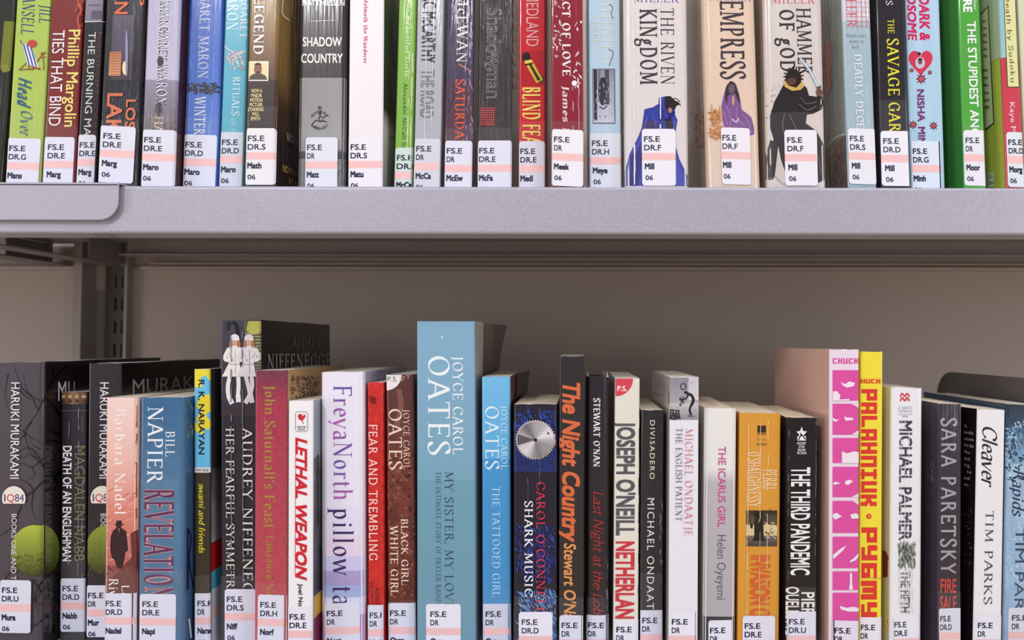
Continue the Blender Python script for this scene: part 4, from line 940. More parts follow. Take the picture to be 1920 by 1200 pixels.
b.rect(113, 736, 163, 757, (120, 90, 72), (104, 76, 62)); b.rect(130, 736, 148, 758, (150, 104, 84)); 
for q in range(4): b.rect(115 + q * 13, 741, 122 + q * 13, 746, (196, 170, 120)); b.rect(115 + q * 13, 749, 122 + q * 13, 755, (80, 60, 50))
b.pen([(113, 770), (163, 770)], 1, (110, 106, 110)); b.T('DEATH OF AN ENGLISHMAN', 'bold', 119, 135, 836, 1052, (244, 242, 244)); b.T('MAGDALEN NABB', 'light', 141, 160, 836, 1052, (124, 122, 88), 'author')
b.creases([130, 148, 156], 760, 1080, (130, 126, 134), 2, 34); b.tape(1045); b.sticker(113.5, 160, 1084, 'DR.D', 'Nabb', 0.0, tx=5, sx=.97, hh=100, rr_=1, c=(224, 226, 240)); b.done()
b = lower('paperback_book', 'second charcoal paperback with branches and round badge, partly hidden behind the pink spine', 0.560, 681, (165, 228), (161, 224), (50, 44, 48), right=(16, 18, 20), wr=.7, depth=0.153, page=(240, 234, 230))
b.T('HARUKI MURAKAMI', 'sans', 188, 204, 717, 897, (236, 232, 236), 'author'); b.poly([(p[0] + 164, p[1]) for p in cc_], (236, 228, 214)); b.H('1', 'sans', 174, 176.5, 940, 926, (54, 60, 110)); b.H('Q', 'sans', 179, 193, 940, 926, (198, 40, 60)); b.H('84', 'sans', 194, 211, 940, 926, (54, 60, 130)); b.T('BOOK THREE', 'sans', 189, 199, 963, 1045, (226, 224, 226))
b.ell(203, 1032, 43, 48, (150, 164, 60), c2=(48, 48, 30), n=30); b.splat(163, 1010, 196, 1078, 60, [(54, 50, 34), (80, 84, 40), (130, 140, 60)], 4, 2, 0, seed=35)
b.H('MURAKAMI', 'sans', 248, 420, 742, 712, (150, 150, 152), 'title', 'R', yb1=722, yc1=700, bold=-2)
b.sticker(163, 223, 1097, 'DR', 'Mur', 0.0, tx=3, sx=.97, hh=97); b.done()
b = lower('paperback_book', 'pink to red brown paperback with silhouetted man in hat and overcoat', 0.5405, 745, (197, 258.5), (193, 256.5), (236, 196, 180), wr=1, r=0.003)
b.band(746, 860, (246, 216, 208), (238, 190, 176)); b.band(860, 960, (238, 190, 176), (222, 138, 122)); b.band(960, 1060, (222, 138, 122), (186, 104, 94)); b.band(1060, 1250, (150, 84, 74), (92, 52, 46))
b.splat(194, 900, 254, 1050, 60, [(238, 168, 150), (206, 120, 108)], 26, 3, -.5, .2, seed=36)
b.T('Barbara Nadel', 'serif', 217, 236, 765, 965, (252, 240, 236), 'author')
SI = (58, 34, 40); b.ell(223, 984, 5.5, 8, SI); b.poly([(213, 983), (218, 982), (219, 976), (228, 976), (229, 982), (234, 983), (223, 986)], SI); b.poly([(218, 990), (229, 990), (237, 996), (240, 1024), (240, 1032), (235, 1036), (234, 1046), (230, 1064), (224, 1066), (219, 1064), (216, 1050), (210, 1046), (207, 1030), (208, 1006), (212, 995)], SI); b.poly([(222, 990), (225, 990), (224, 1000)], (150, 100, 96))
b.poly([(240, 1052), (258, 1036), (258, 1250), (196, 1250), (205, 1090)], (112, 62, 54)); b.poly([(245, 1000), (256, 994), (256, 1080), (249, 1070)], (110, 56, 56)); b.splat(200, 1060, 254, 1110, 50, [(150, 90, 78), (90, 50, 46)], 10, 2, 0, seed=37)
b.T('River', 'serif', 205, 222, 1084, 1140, (250, 240, 238)); b.T('Last', 'serif', 229, 243, 1096, 1140, (250, 240, 238)); b.creases([256], 760, 1180, (150, 60, 40), 2, 38)
b.tape(1068); b.sticker(194, 255, 1112, 'DR.D', 'Nadel', 0.0, tx=4, sx=.97, hh=100, rr_=1); b.done()
b = lower('paperback_book', 'slate blue paperback with huge outlined purple title', 0.540, 745, (261, 348), (257.5, 343), (76, 116, 150), right=(70, 104, 140), wr=1.2, r=0.003, page=(240, 228, 205))
b.band(746, 900, (64, 108, 148), (84, 122, 156), noise=.08, nx=6, ny=20); b.band(900, 1250, (90, 128, 160), (78, 112, 146), noise=.08, ny=20, nx=6)
b.T('NAPIER', 'serif', 278, 306, 762, 905, (240, 242, 246), 'author', bold=0); b.T('BILL', 'serif', 311, 328, 808, 856, (230, 236, 240), 'author'); b.T('REVELATION', 'serifb', 272, 326, 917, 1124, (96, 56, 96), out=(206, 150, 150), ow=8, bold=-2)
b.pen([(352, 990), (352, 1105)], 3, (44, 40, 84), 'R'); b.pen([(353, 992), (358, 1010), (354, 1050), (362, 1100)], 2.5, (44, 40, 84), 'R'); b.pen([(354, 1160), (358, 1196)], 3, (230, 230, 230), 'R')
b.splat(346, 750, 362, 820, 20, [(130, 150, 120), (60, 90, 130)], 20, 5, 1.5, .3, face='R', seed=39)
b.tape(1070); b.sticker(263, 331, 1113, 'DR.E', 'Napi', 0.01, tx=5, sx=.98, hh=100); b.done()
b = lower('paperback_book', 'slim light blue and yellow topped paperback with yellow handwritten title', 0.5505, 692, (362, 394), (364, 394), (62, 54, 44), right=(64, 62, 62), wr=.8)
b.band(692, 878, (108, 194, 232), (108, 194, 232)); YL = (244, 222, 60)
b.poly([(362, 692), (394, 692), (394, 716), (386, 704), (376, 708), (380, 724), (370, 728), (364, 724)], YL); b.poly([(374, 745), (392, 738), (394, 770), (386, 778), (394, 790), (392, 806), (376, 800), (368, 786), (376, 772), (368, 760)], YL); b.poly([(364, 790), (380, 800), (384, 815), (372, 812), (364, 804)], YL); b.rect(363, 876.5, 394, 886, (240, 238, 240)); b.H('VINTAGE', 'bold', 367, 391, 884, 878.5, (50, 50, 56))
b.T('R. K. NARAYAN', 'bold', 372.5, 383.5, 712, 852, (38, 44, 56), 'author'); b.T('swami and friends', 'script', 373, 384, 906, 1036, (228, 220, 50), it=.25, bold=3)
b.band(880, 1020, (90, 90, 92), (160, 160, 160), face='R', noise=.2); b.band(1022, 1074, (196, 42, 50), face='R'); b.band(1074, 1108, (90, 180, 206), face='R'); b.band(1108, 1145, (214, 218, 228), face='R'); b.band(1145, 1162, (246, 198, 196), face='R'); b.band(1162, 1240, (220, 224, 236), face='R')
b.tape(1078); b.sticker(364.5, 394, 1112, 'DR', 'Nara', 0.0, tx=6, sx=.9, hh=104, rr_=1, rl=3); b.done()
b = lower('paperback_book', 'tall black paperback with photograph of two girls in white coats', 0.552, 600, (412, 489), (414, 491), (50, 44, 50), right=(18, 16, 16), wr=.5, depth=0.153, coat=.7, page=(240, 236, 230))
b.band(600, 766, (74, 72, 84), (58, 54, 62), noise=.25, nx=8, ny=8); b.band(766, 780, (64, 52, 54)); b.poly([(457, 602), (489, 602), (489, 690), (470, 690), (460, 640)], (104, 98, 70)); b.poly([(466, 602), (489, 602), (489, 622), (474, 628), (462, 620)], (186, 186, 92))
for q in range(12): b.pen([(459, 625 + q * 6), (489, 625 + q * 6)], 1.3, (196, 192, 140) if q < 8 else (150, 150, 150))
b.pen([(436, 604), (444, 612), (446, 640)], 6, (36, 32, 36)); b.pen([(428, 620), (430, 604)], 6, (44, 42, 50))
def girl(cx, shade, legs):
    WC = shade; WD = tuple(int(v * .72) for v in shade); SK = (206, 166, 148); HR = (172, 120, 88)
    for lg in legs: b.pen(lg, 7.5, WC)
    for lg in legs: b.pen([lg[-2], lg[-1]], 9, WC)
    b.poly([(cx - 8, 634), (cx + 8, 634), (cx + 11, 646), (cx + 8, 655), (cx - 8, 655), (cx - 11, 646)], HR)
    b.poly([(cx - 9, 648), (cx + 9, 648), (cx + 13, 656), (cx + 14, 672), (cx + 9, 680), (cx + 13, 706), (cx - 24, 706), (cx - 11, 680), (cx - 14, 672), (cx - 13, 656)], WC)
    b.pens([[cx - 11, 653, cx - 18, 668, cx - 16, 675, cx - 4, 674], [cx + 11, 653, cx + 18, 666, cx + 17, 673, cx + 5, 676]], 7, WC)
    b.ell(cx, 642, 5, 6.5, SK); b.poly([(cx - 8, 640), (cx - 5, 644), (cx - 5, 652), (cx - 10, 650)], HR); b.poly([(cx + 8, 640), (cx + 5, 644), (cx + 5, 652), (cx + 10, 650)], HR)
    b.ell(cx, 635, 8.5, 8.5, WC, a0=0, a1=180); b.rect(cx - 8.5, 634, cx + 8.5, 638.5, WC)
    b.pen([(cx - 12, 662), (cx - 5, 671)], 1, WD); b.pen([(cx + 12, 662), (cx + 6, 671)], 1, WD); b.pen([(cx + 1, 656), (cx + 1, 702)], 1, WD); b.pen([(cx - 10, 683), (cx + 10, 683)], 1.2, WD); b.ell(cx - 4, 675, 2.2, 2, SK)
girl(441, (240, 234, 232), [[(433, 702), (428, 722), (429, 742), (436, 757)], [(447, 702), (448, 722), (447, 740), (448, 754)]])
girl(468, (222, 214, 216), [[(461, 702), (466, 722), (469, 742), (461, 756)], [(472, 702), (474, 722), (471, 740), (474, 755)]])
b.T('HER FEARFUL SYMMETRY', 'serif', 425, 440, 802, 1118, (224, 220, 214), bold=0); b.T('AUDREY NIFFENEGGER', 'serif', 456, 474, 802, 1180, (236, 232, 234), 'author', bold=0)
b.creases([434, 456], 620, 1090, (120, 116, 130), 2.5, 40)
b.H('AUDREY', 'serif', 547, 599, 652, 632, (116, 110, 112), 'author', 'R', yb1=652, yc1=634); b.H('NIFFENEGGER', 'serif', 500, 632, 694, 664, (170, 168, 164), 'author', 'R', yb1=686, yc1=663)
b.tape(1078); b.sticker(423, 488, 1103, 'DR.S', 'Niff', 0.01, tx=4, sx=.97, hh=100); b.done()
b = lower('paperback_book', 'rose red cloth patterned paperback with olive gold title', 0.5378, 694, (477, 540), (477.5, 537), (176, 64, 84), right=(196, 158, 104), wr=.5, r=0.0012)
b.band(695, 760, (116, 62, 80), (172, 62, 84), noise=.05, ny=6); b.band(760, 1250, (172, 62, 84), (196, 84, 92), noise=.05, ny=16)
b.splat(479, 696, 540, 1120, 420, [(150, 52, 72), (192, 84, 100), (206, 100, 110)], 12, .8, 0, .05, seed=41); b.splat(479, 696, 540, 1120, 300, [(150, 52, 72), (190, 80, 96)], 10, .7, 1.57, .05, seed=42)
b.T("John Saturnall's Feast", 'serifb', 497, 516, 722, 990, (170, 138, 66), bold=-2); b.T('Lawrence Norfolk', 'serifb', 500, 514, 1004, 1160, (170, 138, 66), 'author', bold=-3)
b.splat(546, 706, 598, 750, 150, [(40, 30, 24), (60, 44, 30), (120, 88, 50)], 9, 3, 0, face='R', seed=43)
b.tape(1092); b.sticker(484, 540, 1114, 'DR.H', 'Norf', 0.035, tx=5, sx=.97, rr_=1); b.done()
b = lower('paperback_book', 'white paperback with red slanted capitals and boxed red rooster emblem', 0.5362, 751, (540, 588), (539, 587), (246, 244, 246), right=(150, 158, 168), wr=.5, r=0.0012)
b.pen([(555, 774), (557, 772), (574, 772), (577, 775), (577, 806), (574, 809), (557, 809), (554, 806), (554, 774)], 1, (120, 120, 130), part='emblem', smooth=False)
RR = (214, 46, 56); b.ell(563, 780, 4.5, 4, RR, part='emblem'); b.poly([(559, 778), (566, 784), (571, 776), (573, 780), (570, 786), (566, 789), (560, 786)], RR, part='emblem'); b.pen([(566, 788), (569, 795)], 1.3, RR, part='emblem'); b.H('BANTAM', 'bold', 557.5, 573.5, 802, 799, (60, 60, 60), 'emblem'); b.H('BOOKS', 'bold', 559, 572, 806.5, 803.5, (60, 60, 60), 'emblem')
b.T('LETHAL WEAPON', 'heavy', 555, 576, 820, 1082, (212, 40, 54), it=.3); b.pen([(554.5, 820), (553.5, 1076)], 1, (212, 60, 70)); b.T('Joel Norst', 'bold', 560, 568, 1094, 1152, (44, 42, 48), 'author')
b.band(860, 1120, (96, 100, 106), (50, 50, 54), face='R', noise=.5, ny=14, nx=8); b.band(1122, 1162, (214, 170, 60), face='R'); b.band(1162, 1250, (120, 40, 60), face='R'); b.poly([(592, 860), (596, 850), (598, 980), (589, 1000)], (36, 36, 40), 'R')
b.sticker(540, 586, 1137, 'DR.E', 'Norst', 0.0, tx=3, sx=.97, rl=1, rr_=1, c=(238, 236, 244)); b.done()
b = lower('paperback_book', 'thick white paperback with violet title and pastel stripes near its foot', 0.549, 697, (600, 683), (601, 684), (240, 236, 248), right=(196, 190, 212), wr=.5, r=0.0035, bulge=0.0006)
for y0, y1, c0, c1 in ((698, 950, (240, 237, 249), (236, 232, 248)), (950, 1004, (232, 228, 246), (228, 224, 244)), (1004, 1042, (234, 218, 236), (234, 214, 234)), (1042, 1070, (208, 206, 238), (204, 202, 238)), (1070, 1097, (176, 164, 208), (170, 156, 204)), (1097, 1120, (160, 176, 222), (166, 184, 228)), (1120, 1152, (214, 218, 244), (218, 222, 246)), (1152, 1250, (180, 140, 196), (196, 150, 206))): b.band(y0, y1, c0, c1)
def gr(l): return tuple(int(a + (b_ - a) * abs(((l * 3) % 2) - 1)) for a, b_ in zip((186, 92, 176), (104, 92, 168)))
b.T('FreyaNorth', 'serif', 626, 660, 722, 938, gr, 'author', bold=0); b.T('pillow talk', 'serif', 625, 662, 952, 1176, (66, 46, 104), bold=0, spacing=1)
b.tape(1128); b.sticker(608, 675, 1131, 'DR', 'Nort', -0.04, tx=5, sx=1.0); b.done()
b = lower('paperback_book', 'slim vermilion paperback with fish scale pattern', 0.5510, 717, (688, 719.5), (690, 720.5), (222, 58, 52), wr=.5)
for r_ in range(25):
    for q in (0, 1):
        cx = 704 + (0 if r_ % 2 else 16) - q * 32 * (0 if r_ % 2 else 1); cy = 735 + r_ * 16
        for rad in (15, 10, 5):
            b.pen([(cx + rad * math.cos(math.radians(a)), cy - rad * math.sin(math.radians(a))) for a in range(0, 181, 30)], .8, (186, 40, 44), smooth=False)
        if r_ % 2: break
b.pens([[695, 746, 698, 743, 703, 748, 706, 745], [695, 750, 698, 747, 703, 752, 706, 749], [695, 754, 698, 751, 703, 756, 706, 753]], 1.8, (40, 24, 26), part='emblem')
b.T('FEAR AND TREMBLING', 'pen', 693, 709, 794, 1050, (248, 226, 216)); b.T('NOTHOMB', 'sans', 695, 701, 1090, 1150, (40, 30, 36), 'author'); b.T('AMELIE', 'sans', 705, 712, 1099, 1144, (40, 30, 36), 'author')
b.tape(1130); b.sticker(690.5, 720, 1132, 'DR', 'Noth', 0.0, tx=4, sx=.9, rl=3, rr_=1); b.done()
b = lower('paperback_book', 'mottled brown paperback with white quarter circle corner', 0.553, 702, (723, 776), (726.5, 780), (116, 66, 58), wr=.8)
b.band(702, 840, (96, 56, 54), (110, 64, 58), noise=.2); b.band(840, 1250, (118, 62, 52), (104, 52, 46), noise=.35, nx=6, ny=34); b.splat(724, 850, 778, 1120, 160, [(150, 92, 78), (80, 40, 36), (134, 76, 64)], 11, 7, 0, seed=44)
b.pen([(748, 730), (752, 760), (744, 800)], 10, (132, 88, 78)); b.ell(724, 703, 29, 29, (240, 234, 234), a0=270, a1=360, n=12); b.H('P.S.', 'sans', 726.5, 745, 715, 706, (70, 66, 74), 'blurb'); b.splat(750, 700, 775, 716, 16, [(214, 196, 180), (180, 150, 130)], 7, 2, 1, part='crease_wear', seed=45)
b.T('OATES', 'serif', 729, 753, 765, 881, (248, 220, 200), 'author', bold=0); b.T('JOYCE CAROL', 'serif', 756, 768, 767, 880, (240, 206, 186), 'author'); b.T('BLACK GIRL', 'serif', 752, 765, 972, 1096, (250, 224, 208), bold=1); b.T('WHITE GIRL', 'serif', 732, 746, 986, 1116, (250, 224, 208), bold=1)
b.tape(1126); b.sticker(727, 779, 1130, 'DR', 'Oate', 0.0, tx=3.5, sx=1.0, rr_=1); b.done()
b = lower('paperback_book', 'tallest thick sky blue paperback with large white serif name', 0.545, 602, (781, 891), (782, 892), (120, 168, 194), right=(196, 190, 186), wr=.3, depth=0.153, r=0.001, flare=(0.009, 0.214, 'R'), page=(226, 222, 216), rough=.45, coat=.3)
b.band(603, 900, (138, 180, 208), (124, 170, 192)); b.band(900, 1250, (116, 164, 182), (112, 156, 174)); b.poly([(826, 632), (831, 630), (830, 634), (828, 634)], (240, 244, 246))
b.T('OATES', 'serif', 803, 843, 665, 854, (242, 247, 250), 'author', bold=0); b.T('JOYCE CAROL', 'serif', 849, 868, 667, 852, (242, 247, 250), 'author'); b.T('MY SISTER, MY LOVE', 'serif', 834, 850, 884, 1142, (66, 82, 104)); b.T('THE INTIMATE STORY OF SKYLER RAMPIKE', 'serif', 817, 826.5, 884, 1150, (70, 88, 112))
b.band(600, 900, (126, 110, 98), (110, 96, 86), face='R', a0=.30, a1=.62, noise=.05, part='board'); b.band(600, 900, (104, 94, 88), (92, 84, 78), face='R', a0=.62, a1=1, noise=.05, part='board')
b.tape(1112); b.sticker(799, 864, 1132, 'DR', 'Oate', 0.0, tx=8, sx=1.0, c=(238, 236, 246)); b.done()
b = lower('paperback_book', 'bright sky blue paperback with white serif name, right of the tallest blue one', 0.545, 706, (903, 957), (904, 959), (92, 170, 222), right=(104, 34, 56), wr=.5, flare=(0.006, 0.196, 'R'), page=(240, 226, 200))
b.band(707, 860, (120, 194, 236), (96, 176, 226)); b.band(860, 1250, (74, 154, 212), (70, 144, 200)); b.T('OATES', 'serif', 910, 935, 760, 881, (226, 242, 250), 'author', bold=0); b.T('JOYCE CAROL', 'serif', 939, 951, 760, 880, (200, 230, 248), 'author'); b.T('THE TATTOOED GIRL', 'serif', 923, 937, 912, 1119, (186, 222, 246))
b.band(700, 1240, (54, 44, 46), (54, 44, 46), face='R', a0=.35, a1=1, part='board'); b.tape(1104); b.sticker(904.5, 958, 1132, 'DR', 'Oate', -0.01, tx=5, sx=.98, rl=1, rr_=1, c=(212, 216, 232)); b.done()
b = lower('paperback_book', 'black and blue paperback with round steel saw blade', 0.540, 758, (962, 1046), (963, 1045), (42, 38, 50), wr=1, r=0.002, page=(240, 226, 198), depth=0.11)
b.band(790, 884, (34, 42, 92), (40, 54, 112), noise=.3, ny=10, nx=10); b.splat(966, 770, 1042, 800, 120, [(44, 70, 160), (34, 44, 100), (60, 90, 190)], 12, 3, 1, 1, seed=46); b.splat(966, 800, 1042, 884, 260, [(34, 46, 110), (50, 66, 140), (30, 34, 70)], 6, 1.6, 0, seed=47)
b.ell(1004, 824.5, 38, 38, (206, 190, 190), n=88, teeth=.075); 
for k in range(40):
    a0 = k * 9; v = 178 + 42 * math.sin(math.radians(a0 * 2 + 40)) + 14 * math.sin(math.radians(a0 * 5)); 
    v = 96 if 160 < a0 < 195 else v
    b.poly([(1004 + 34 * math.cos(math.radians(a0)), 824.5 - 34 * math.sin(math.radians(a0))), (1004 + 34 * math.cos(math.radians(a0 + 9)), 824.5 - 34 * math.sin(math.radians(a0 + 9))), (1004, 824.5)], (v, v * .97, v * .98))
b.ell(1004, 824.5, 3.2, 3.2, (40, 38, 46)); b.ell(1028, 812, 1.8, 1.8, (40, 38, 46))
b.splat(968, 985, 1042, 1090, 380, [(44, 62, 140), (30, 40, 96), (70, 96, 190), (50, 70, 150)], 20, 1.6, 1.2, .7, seed=48); b.splat(972, 1106, 1042, 1200, 420, [(70, 120, 200), (120, 170, 230), (40, 80, 160), (160, 200, 240)], 18, 1.8, 1.3, .7, seed=49)
b.T("CAROL O'CONNELL", 'serif', 1006, 1022, 902, 1150, (208, 58, 84), 'author', bold=1); b.T('SHARK MUSIC', 'serif', 984, 999, 938, 1118, (242, 240, 244), bold=2); b.creases([990, 1012], 760, 1000, (120, 120, 150), .9, 50)
b.tape(1116); b.sticker(973, 1036, 1146, 'DR.D', 'OCon', 0.0, tx=5.5, sx=.98, c=(240, 238, 246)); b.done()
b = lower('paperback_book', 'tall narrow black paperback with bold slanted orange title', 0.540, 668, (1048, 1097), (1048, 1094), (54, 50, 50), wr=.5, r=0.0008)
b.T('The Night Country', 'heavy', 1056, 1088, 713, 1013, (222, 112, 68), it=.18); b.T("Stewart O'Nan", 'bold', 1058, 1080, 1018, 1172, (228, 154, 92), 'author', it=.12)
b.tape(1120); b.sticker(1049, 1093, 1153, 'DR', 'ONan', 0.01, tx=4, sx=1.0, rr_=2); b.done()
b = lower('hardback_book', 'black jacketed hardback with red handwritten title and white capitals', 0.545, 706, (1099, 1143), (1097.5, 1142), (44, 38, 44), wr=1, coat=1, hard=True, r=0.004, bulge=0.001, page=(96, 92, 96))
b.T("STEWART O'NAN", 'serifb', 1113, 1125, 746, 875, (236, 232, 236), 'author'); b.T('Last Night at the Lobster', 'scripth', 1113, 1131, 918, 1190, (214, 52, 56), it=.3, bold=-1)
b.splat(1136, 1020, 1142, 1140, 14, [(170, 164, 176), (100, 94, 104)], 22, 2, 1.57, .1, part='crease_wear', seed=51)
V, Fc = [], []
for x_ in (0.0008, b.t - 0.0014):
    for k in range(5):
        y_ = 0.004 + k * .006; box_geo(V, Fc, x_, x_ + 0.0006, y_, y_ + .006, b.h - .002, b.h + 0.0035 - 0.0008 * abs(k - 1.5))
mesh_obj('jacket_flap', V, Fc, print_mat(0, .2, 1), b.e, [lin((200, 198, 204))] * len(Fc))
b.tape(1120); b.sticker(1098, 1142, 1152, 'DR', 'ONan', 0.015, tx=3.5, sx=1.0, rr_=1); b.done()
b = lower('paperback_book', 'cream paperback with grey and red block capitals and red quarter circle', 0.540, 709, (1153, 1200), (1149, 1198), (232, 228, 214), left=(206, 200, 184), wr=.4, r=0.0012)
b.ell(1154, 710, 33, 33, (218, 74, 88), a0=270, a1=360, n=12); b.H('P.S.', 'bold', 1157.5, 1175.5, 733, 723.5, (248, 236, 232), 'blurb'); b.T("JOSEPH O'NEILL", 'heavy', 1157.5, 1191, 790, 1004, (92, 92, 98), 'author'); b.T('NETHERLAND', 'heavy', 1156, 1190, 1015, 1180, (208, 62, 74))
b.creases([1199], 760, 1100, (90, 86, 84), 1.4, 52); b.sticker(1149.5, 1197, 1161, 'DR', 'ONei', 0.0, tx=5, sx=.96, rl=1, rr_=1, c=(236, 236, 242)); b.done()
b = lower('paperback_book', 'short black paperback with small cream capitals, between two pale books', 0.541, 769, (1201.5, 1245.5), (1199.5, 1243), (52, 50, 52), wr=.8)
b.T('DIVISADERO', 'sans', 1219, 1228, 788, 898, (234, 224, 204), bold=2, spacing=1.3); b.T('MICHAEL ONDAATJE', 'sans', 1214, 1227, 934, 1162, (232, 230, 230), 'author', spacing=1.2); b.creases([1204, 1240], 770, 1130, (96, 94, 96), 1, 53); b.splat(1236, 940, 1244, 1060, 16, [(140, 136, 140)], 16, 2, 1.57, .1, part='crease_wear', seed=54)
b.tape(1074); b.sticker(1200, 1242.5, 1144, 'DR', 'Onda', -0.01, tx=3.5, sx=.95, rl=1, rr_=1); b.done()
b = lower('paperback_book', 'white paperback with black and white photo of bending man at its top', 0.530, 707, (1255, 1311), (1253, 1309), (238, 236, 244), left=(196, 188, 182), wr=.4, r=0.0008)
b.rect(1255, 708, 1311, 787, (160, 156, 162), (196, 192, 196)); b.rect(1255, 755, 1311, 787, (206, 202, 204), (150, 146, 150), part='artwork'); b.rect(1291, 708, 1311, 750, (206, 204, 208), (220, 218, 220)); b.rect(1255, 708, 1290, 756, (146, 142, 150), (176, 172, 178))
for rad in range(24): pass
b.pen([(1281 + 5 * math.cos(math.radians(a)), 725 - 6 * math.sin(math.radians(a))) for a in range(0, 361, 30)], 2, (58, 54, 60), smooth=False)
DK = (44, 40, 44); b.ell(1286, 736, 3.5, 3, DK); b.pen([(1288, 738), (1296, 741), (1300, 750), (1296, 760)], 5.5, DK); b.pen([(1297, 758), (1293, 768), (1296, 778)], 4, DK); b.pen([(1290, 741), (1285, 748), (1278, 749)], 2.6, DK); b.splat(1274, 744, 1284, 760, 22, [(70, 66, 70), (40, 38, 40)], 7, 2.5, 1.5, .6, seed=55); b.pen([(1290, 779), (1300, 780)], 4, (110, 106, 110)); b.pens([[1256, 768, 1274, 770], [1257, 774, 1273, 776], [1258, 768, 1256, 786], [1272, 770, 1275, 786], [1262, 768, 1262, 780], [1267, 768, 1268, 780]], 2, DK); b.ell(1264, 782, 10, 5, (60, 56, 60))
b.splat(1256, 710, 1310, 785, 60, [(190, 186, 192), (120, 116, 122)], 5, 1.2, 0, seed=56)
b.T('MICHAEL ONDAATJE', 'serif', 1284, 1299, 803, 1005, (206, 130, 134), 'author', bold=-2); b.T('THE ENGLISH PATIENT', 'serif', 1267, 1279, 802, 977, (96, 92, 104), bold=-1)
b.band(735, 760, (196, 188, 182), face='L'); b.H('uncommoncorrespondence', 'sans', 1220, 1243, 736, 732, (110, 100, 96), 'blurb', 'L', yb1=744, yc1=738)
b.sticker(1253.5, 1306, 1146, 'DR', 'Onda', 0.0, tx=5, sx=1.0, rl=1, rr_=2, c=(240, 239, 246)); b.done()
b = lower('paperback_book', 'cream over grey paperback with pink capitals above grey lower case name', 0.535, 765, (1322, 1381.5), (1317, 1380), (236, 234, 228), left=(200, 190, 174), wr=.3, r=0.003, page=(242, 226, 195), depth=.12)
b.band(766, 880, (238, 236, 230), (234, 232, 228)); b.band(880, 905, (232, 230, 228), (188, 184, 190)); b.band(905, 1156, (190, 186, 190), (180, 176, 180)); b.band(1156, 1250, (70, 64, 70), (60, 56, 62))
b.T('THE ICARUS GIRL', 'bold', 1347, 1361, 837, 988, (200, 86, 138)); b.T('Helen Oyeyemi', 'sans', 1345, 1361, 1003, 1124, (96, 90, 100), 'author', slope=-.01)
b.sticker(1328, 1380, 1163, 'DR', 'Oyey', -0.02, tx=3, sx=.97, rr_=1, c=(236, 236, 244)); b.done()
b = lower('paperback_book', 'mustard orange paperback with creased spine and small dark photo', 0.535, 774, (1386, 1465.5), (1383, 1462), (222, 156, 60), left=(196, 136, 56), wr=.8, r=0.0014, page=(244, 230, 200), depth=.11)
b.rect(1420, 798, 1436, 811, (60, 48, 40)); b.pens([[1420, 812.5, 1436, 812.5], [1420, 815, 1436, 815]], .9, (60, 48, 40)); b.H('D E LL', 'serif', 1419, 1436, 826, 822, (90, 66, 40), 'emblem'); b.H('FICTION', 'sans', 1418.5, 1437, 835.5, 830.5, (100, 76, 44), 'emblem')
b.T("O'SHAUGHNESSY", 'serif', 1402, 1426, 847, 950, (248, 232, 206), 'author', bold=1); b.T('PERRI', 'serif', 1430, 1456, 880, 917, (248, 232, 206), 'author'); b.rect(1399, 957, 1457, 1024, (214, 190, 130), (226, 206, 160)); b.rect(1399, 957, 1457, 984, (50, 42, 38), (110, 96, 70)); b.rect(1399, 1004, 1457, 1024, (120, 108, 96), (70, 62, 58)); b.poly([(1414, 957), (1430, 957), (1432, 1008), (1436, 1014), (1410, 1014), (1414, 1006)], (40, 36, 36)); b.ell(1409, 986, 2.5, 5, (40, 36, 36)); b.splat(1436, 980, 1456, 1010, 30, [(250, 240, 210), (90, 70, 40)], 10, 2, .6, .4, seed=57); b.splat(1400, 958, 1456, 980, 30, [(40, 34, 30), (90, 80, 70)], 16, 2, 1.57, .1, seed=58)
b.T('INVASION OF', 'bold', 1408, 1444, 1041, 1166, (222, 98, 56)); b.creases([1403, 1426, 1440], 790, 1150, (246, 226, 190), 1.3, 59, dash=.8)
b.sticker(1392, 1453, 1154, 'DR.E', 'OSha', 0.0, tx=4, sx=.98, c=(232, 228, 238)); b.done()
b = lower('paperback_book', 'black paperback with tall white capitals and white star emblem', 0.530, 783, (1475, 1533), (1473, 1531), (36, 32, 35), left=(44, 38, 40), wr=1, r=0.001, page=(244, 228, 198), depth=.11)
st_ = []
for k in range(10):
    a = math.pi / 2 + k * math.pi / 5; q = 13 if k % 2 == 0 else 6; st_.append((1503 + q * .8 * math.cos(a), 813 - q * math.sin(a)))
b.poly(st_, (240, 238, 240), part='emblem'); b.pen([(1500, 812), (1503, 818), (1498, 822), (1508, 822)], 2.4, (36, 32, 35), part='emblem'); b.rect(1495, 818, 1511, 826, (240, 238, 240), part='emblem'); b.pen([(1497, 825), (1503, 815), (1510, 824)], 2.2, (36, 32, 35), part='emblem')
for q, (t_, wd) in enumerate((('POCKET', 17), ('STAR', 11), ('BOOKS', 14), ('FICTION', 17))): b.H(t_, 'bold', 1503 - wd / 2, 1503 + wd / 2, 833.5 + q * 6, 829 + q * 6, (226, 222, 224), 'emblem')
b.T('THE THIRD PANDEMIC', 'bold', 1484, 1519, 876, 1078, (244, 242, 242)); b.T('PIERRE', 'bold', 1503, 1527, 1110, 1180, (240, 236, 226), 'author'); b.T('OUELLETTE', 'bold', 1474, 1498, 1100, 1190, (240, 236, 226), 'author'); b.creases([1479, 1530], 790, 1140, (150, 144, 140), 1, 60, dash=.35)
b.tape(1100); b.sticker(1475, 1530, 1146, 'DR.U', 'Ouel', 0.0, tx=4, sx=.98, rl=1, rr_=1, c=(230, 230, 242)); b.done()
b = lower('paperback_book', 'tall white spined book with pink silhouette panels and flesh coloured side', 0.525, 655, (1553, 1613), (1555, 1609.5), (240, 222, 236), left=(232, 186, 168), wr=.3, depth=0.146, r=0.0012, page=(230, 224, 216))
PK = (226, 84, 166)
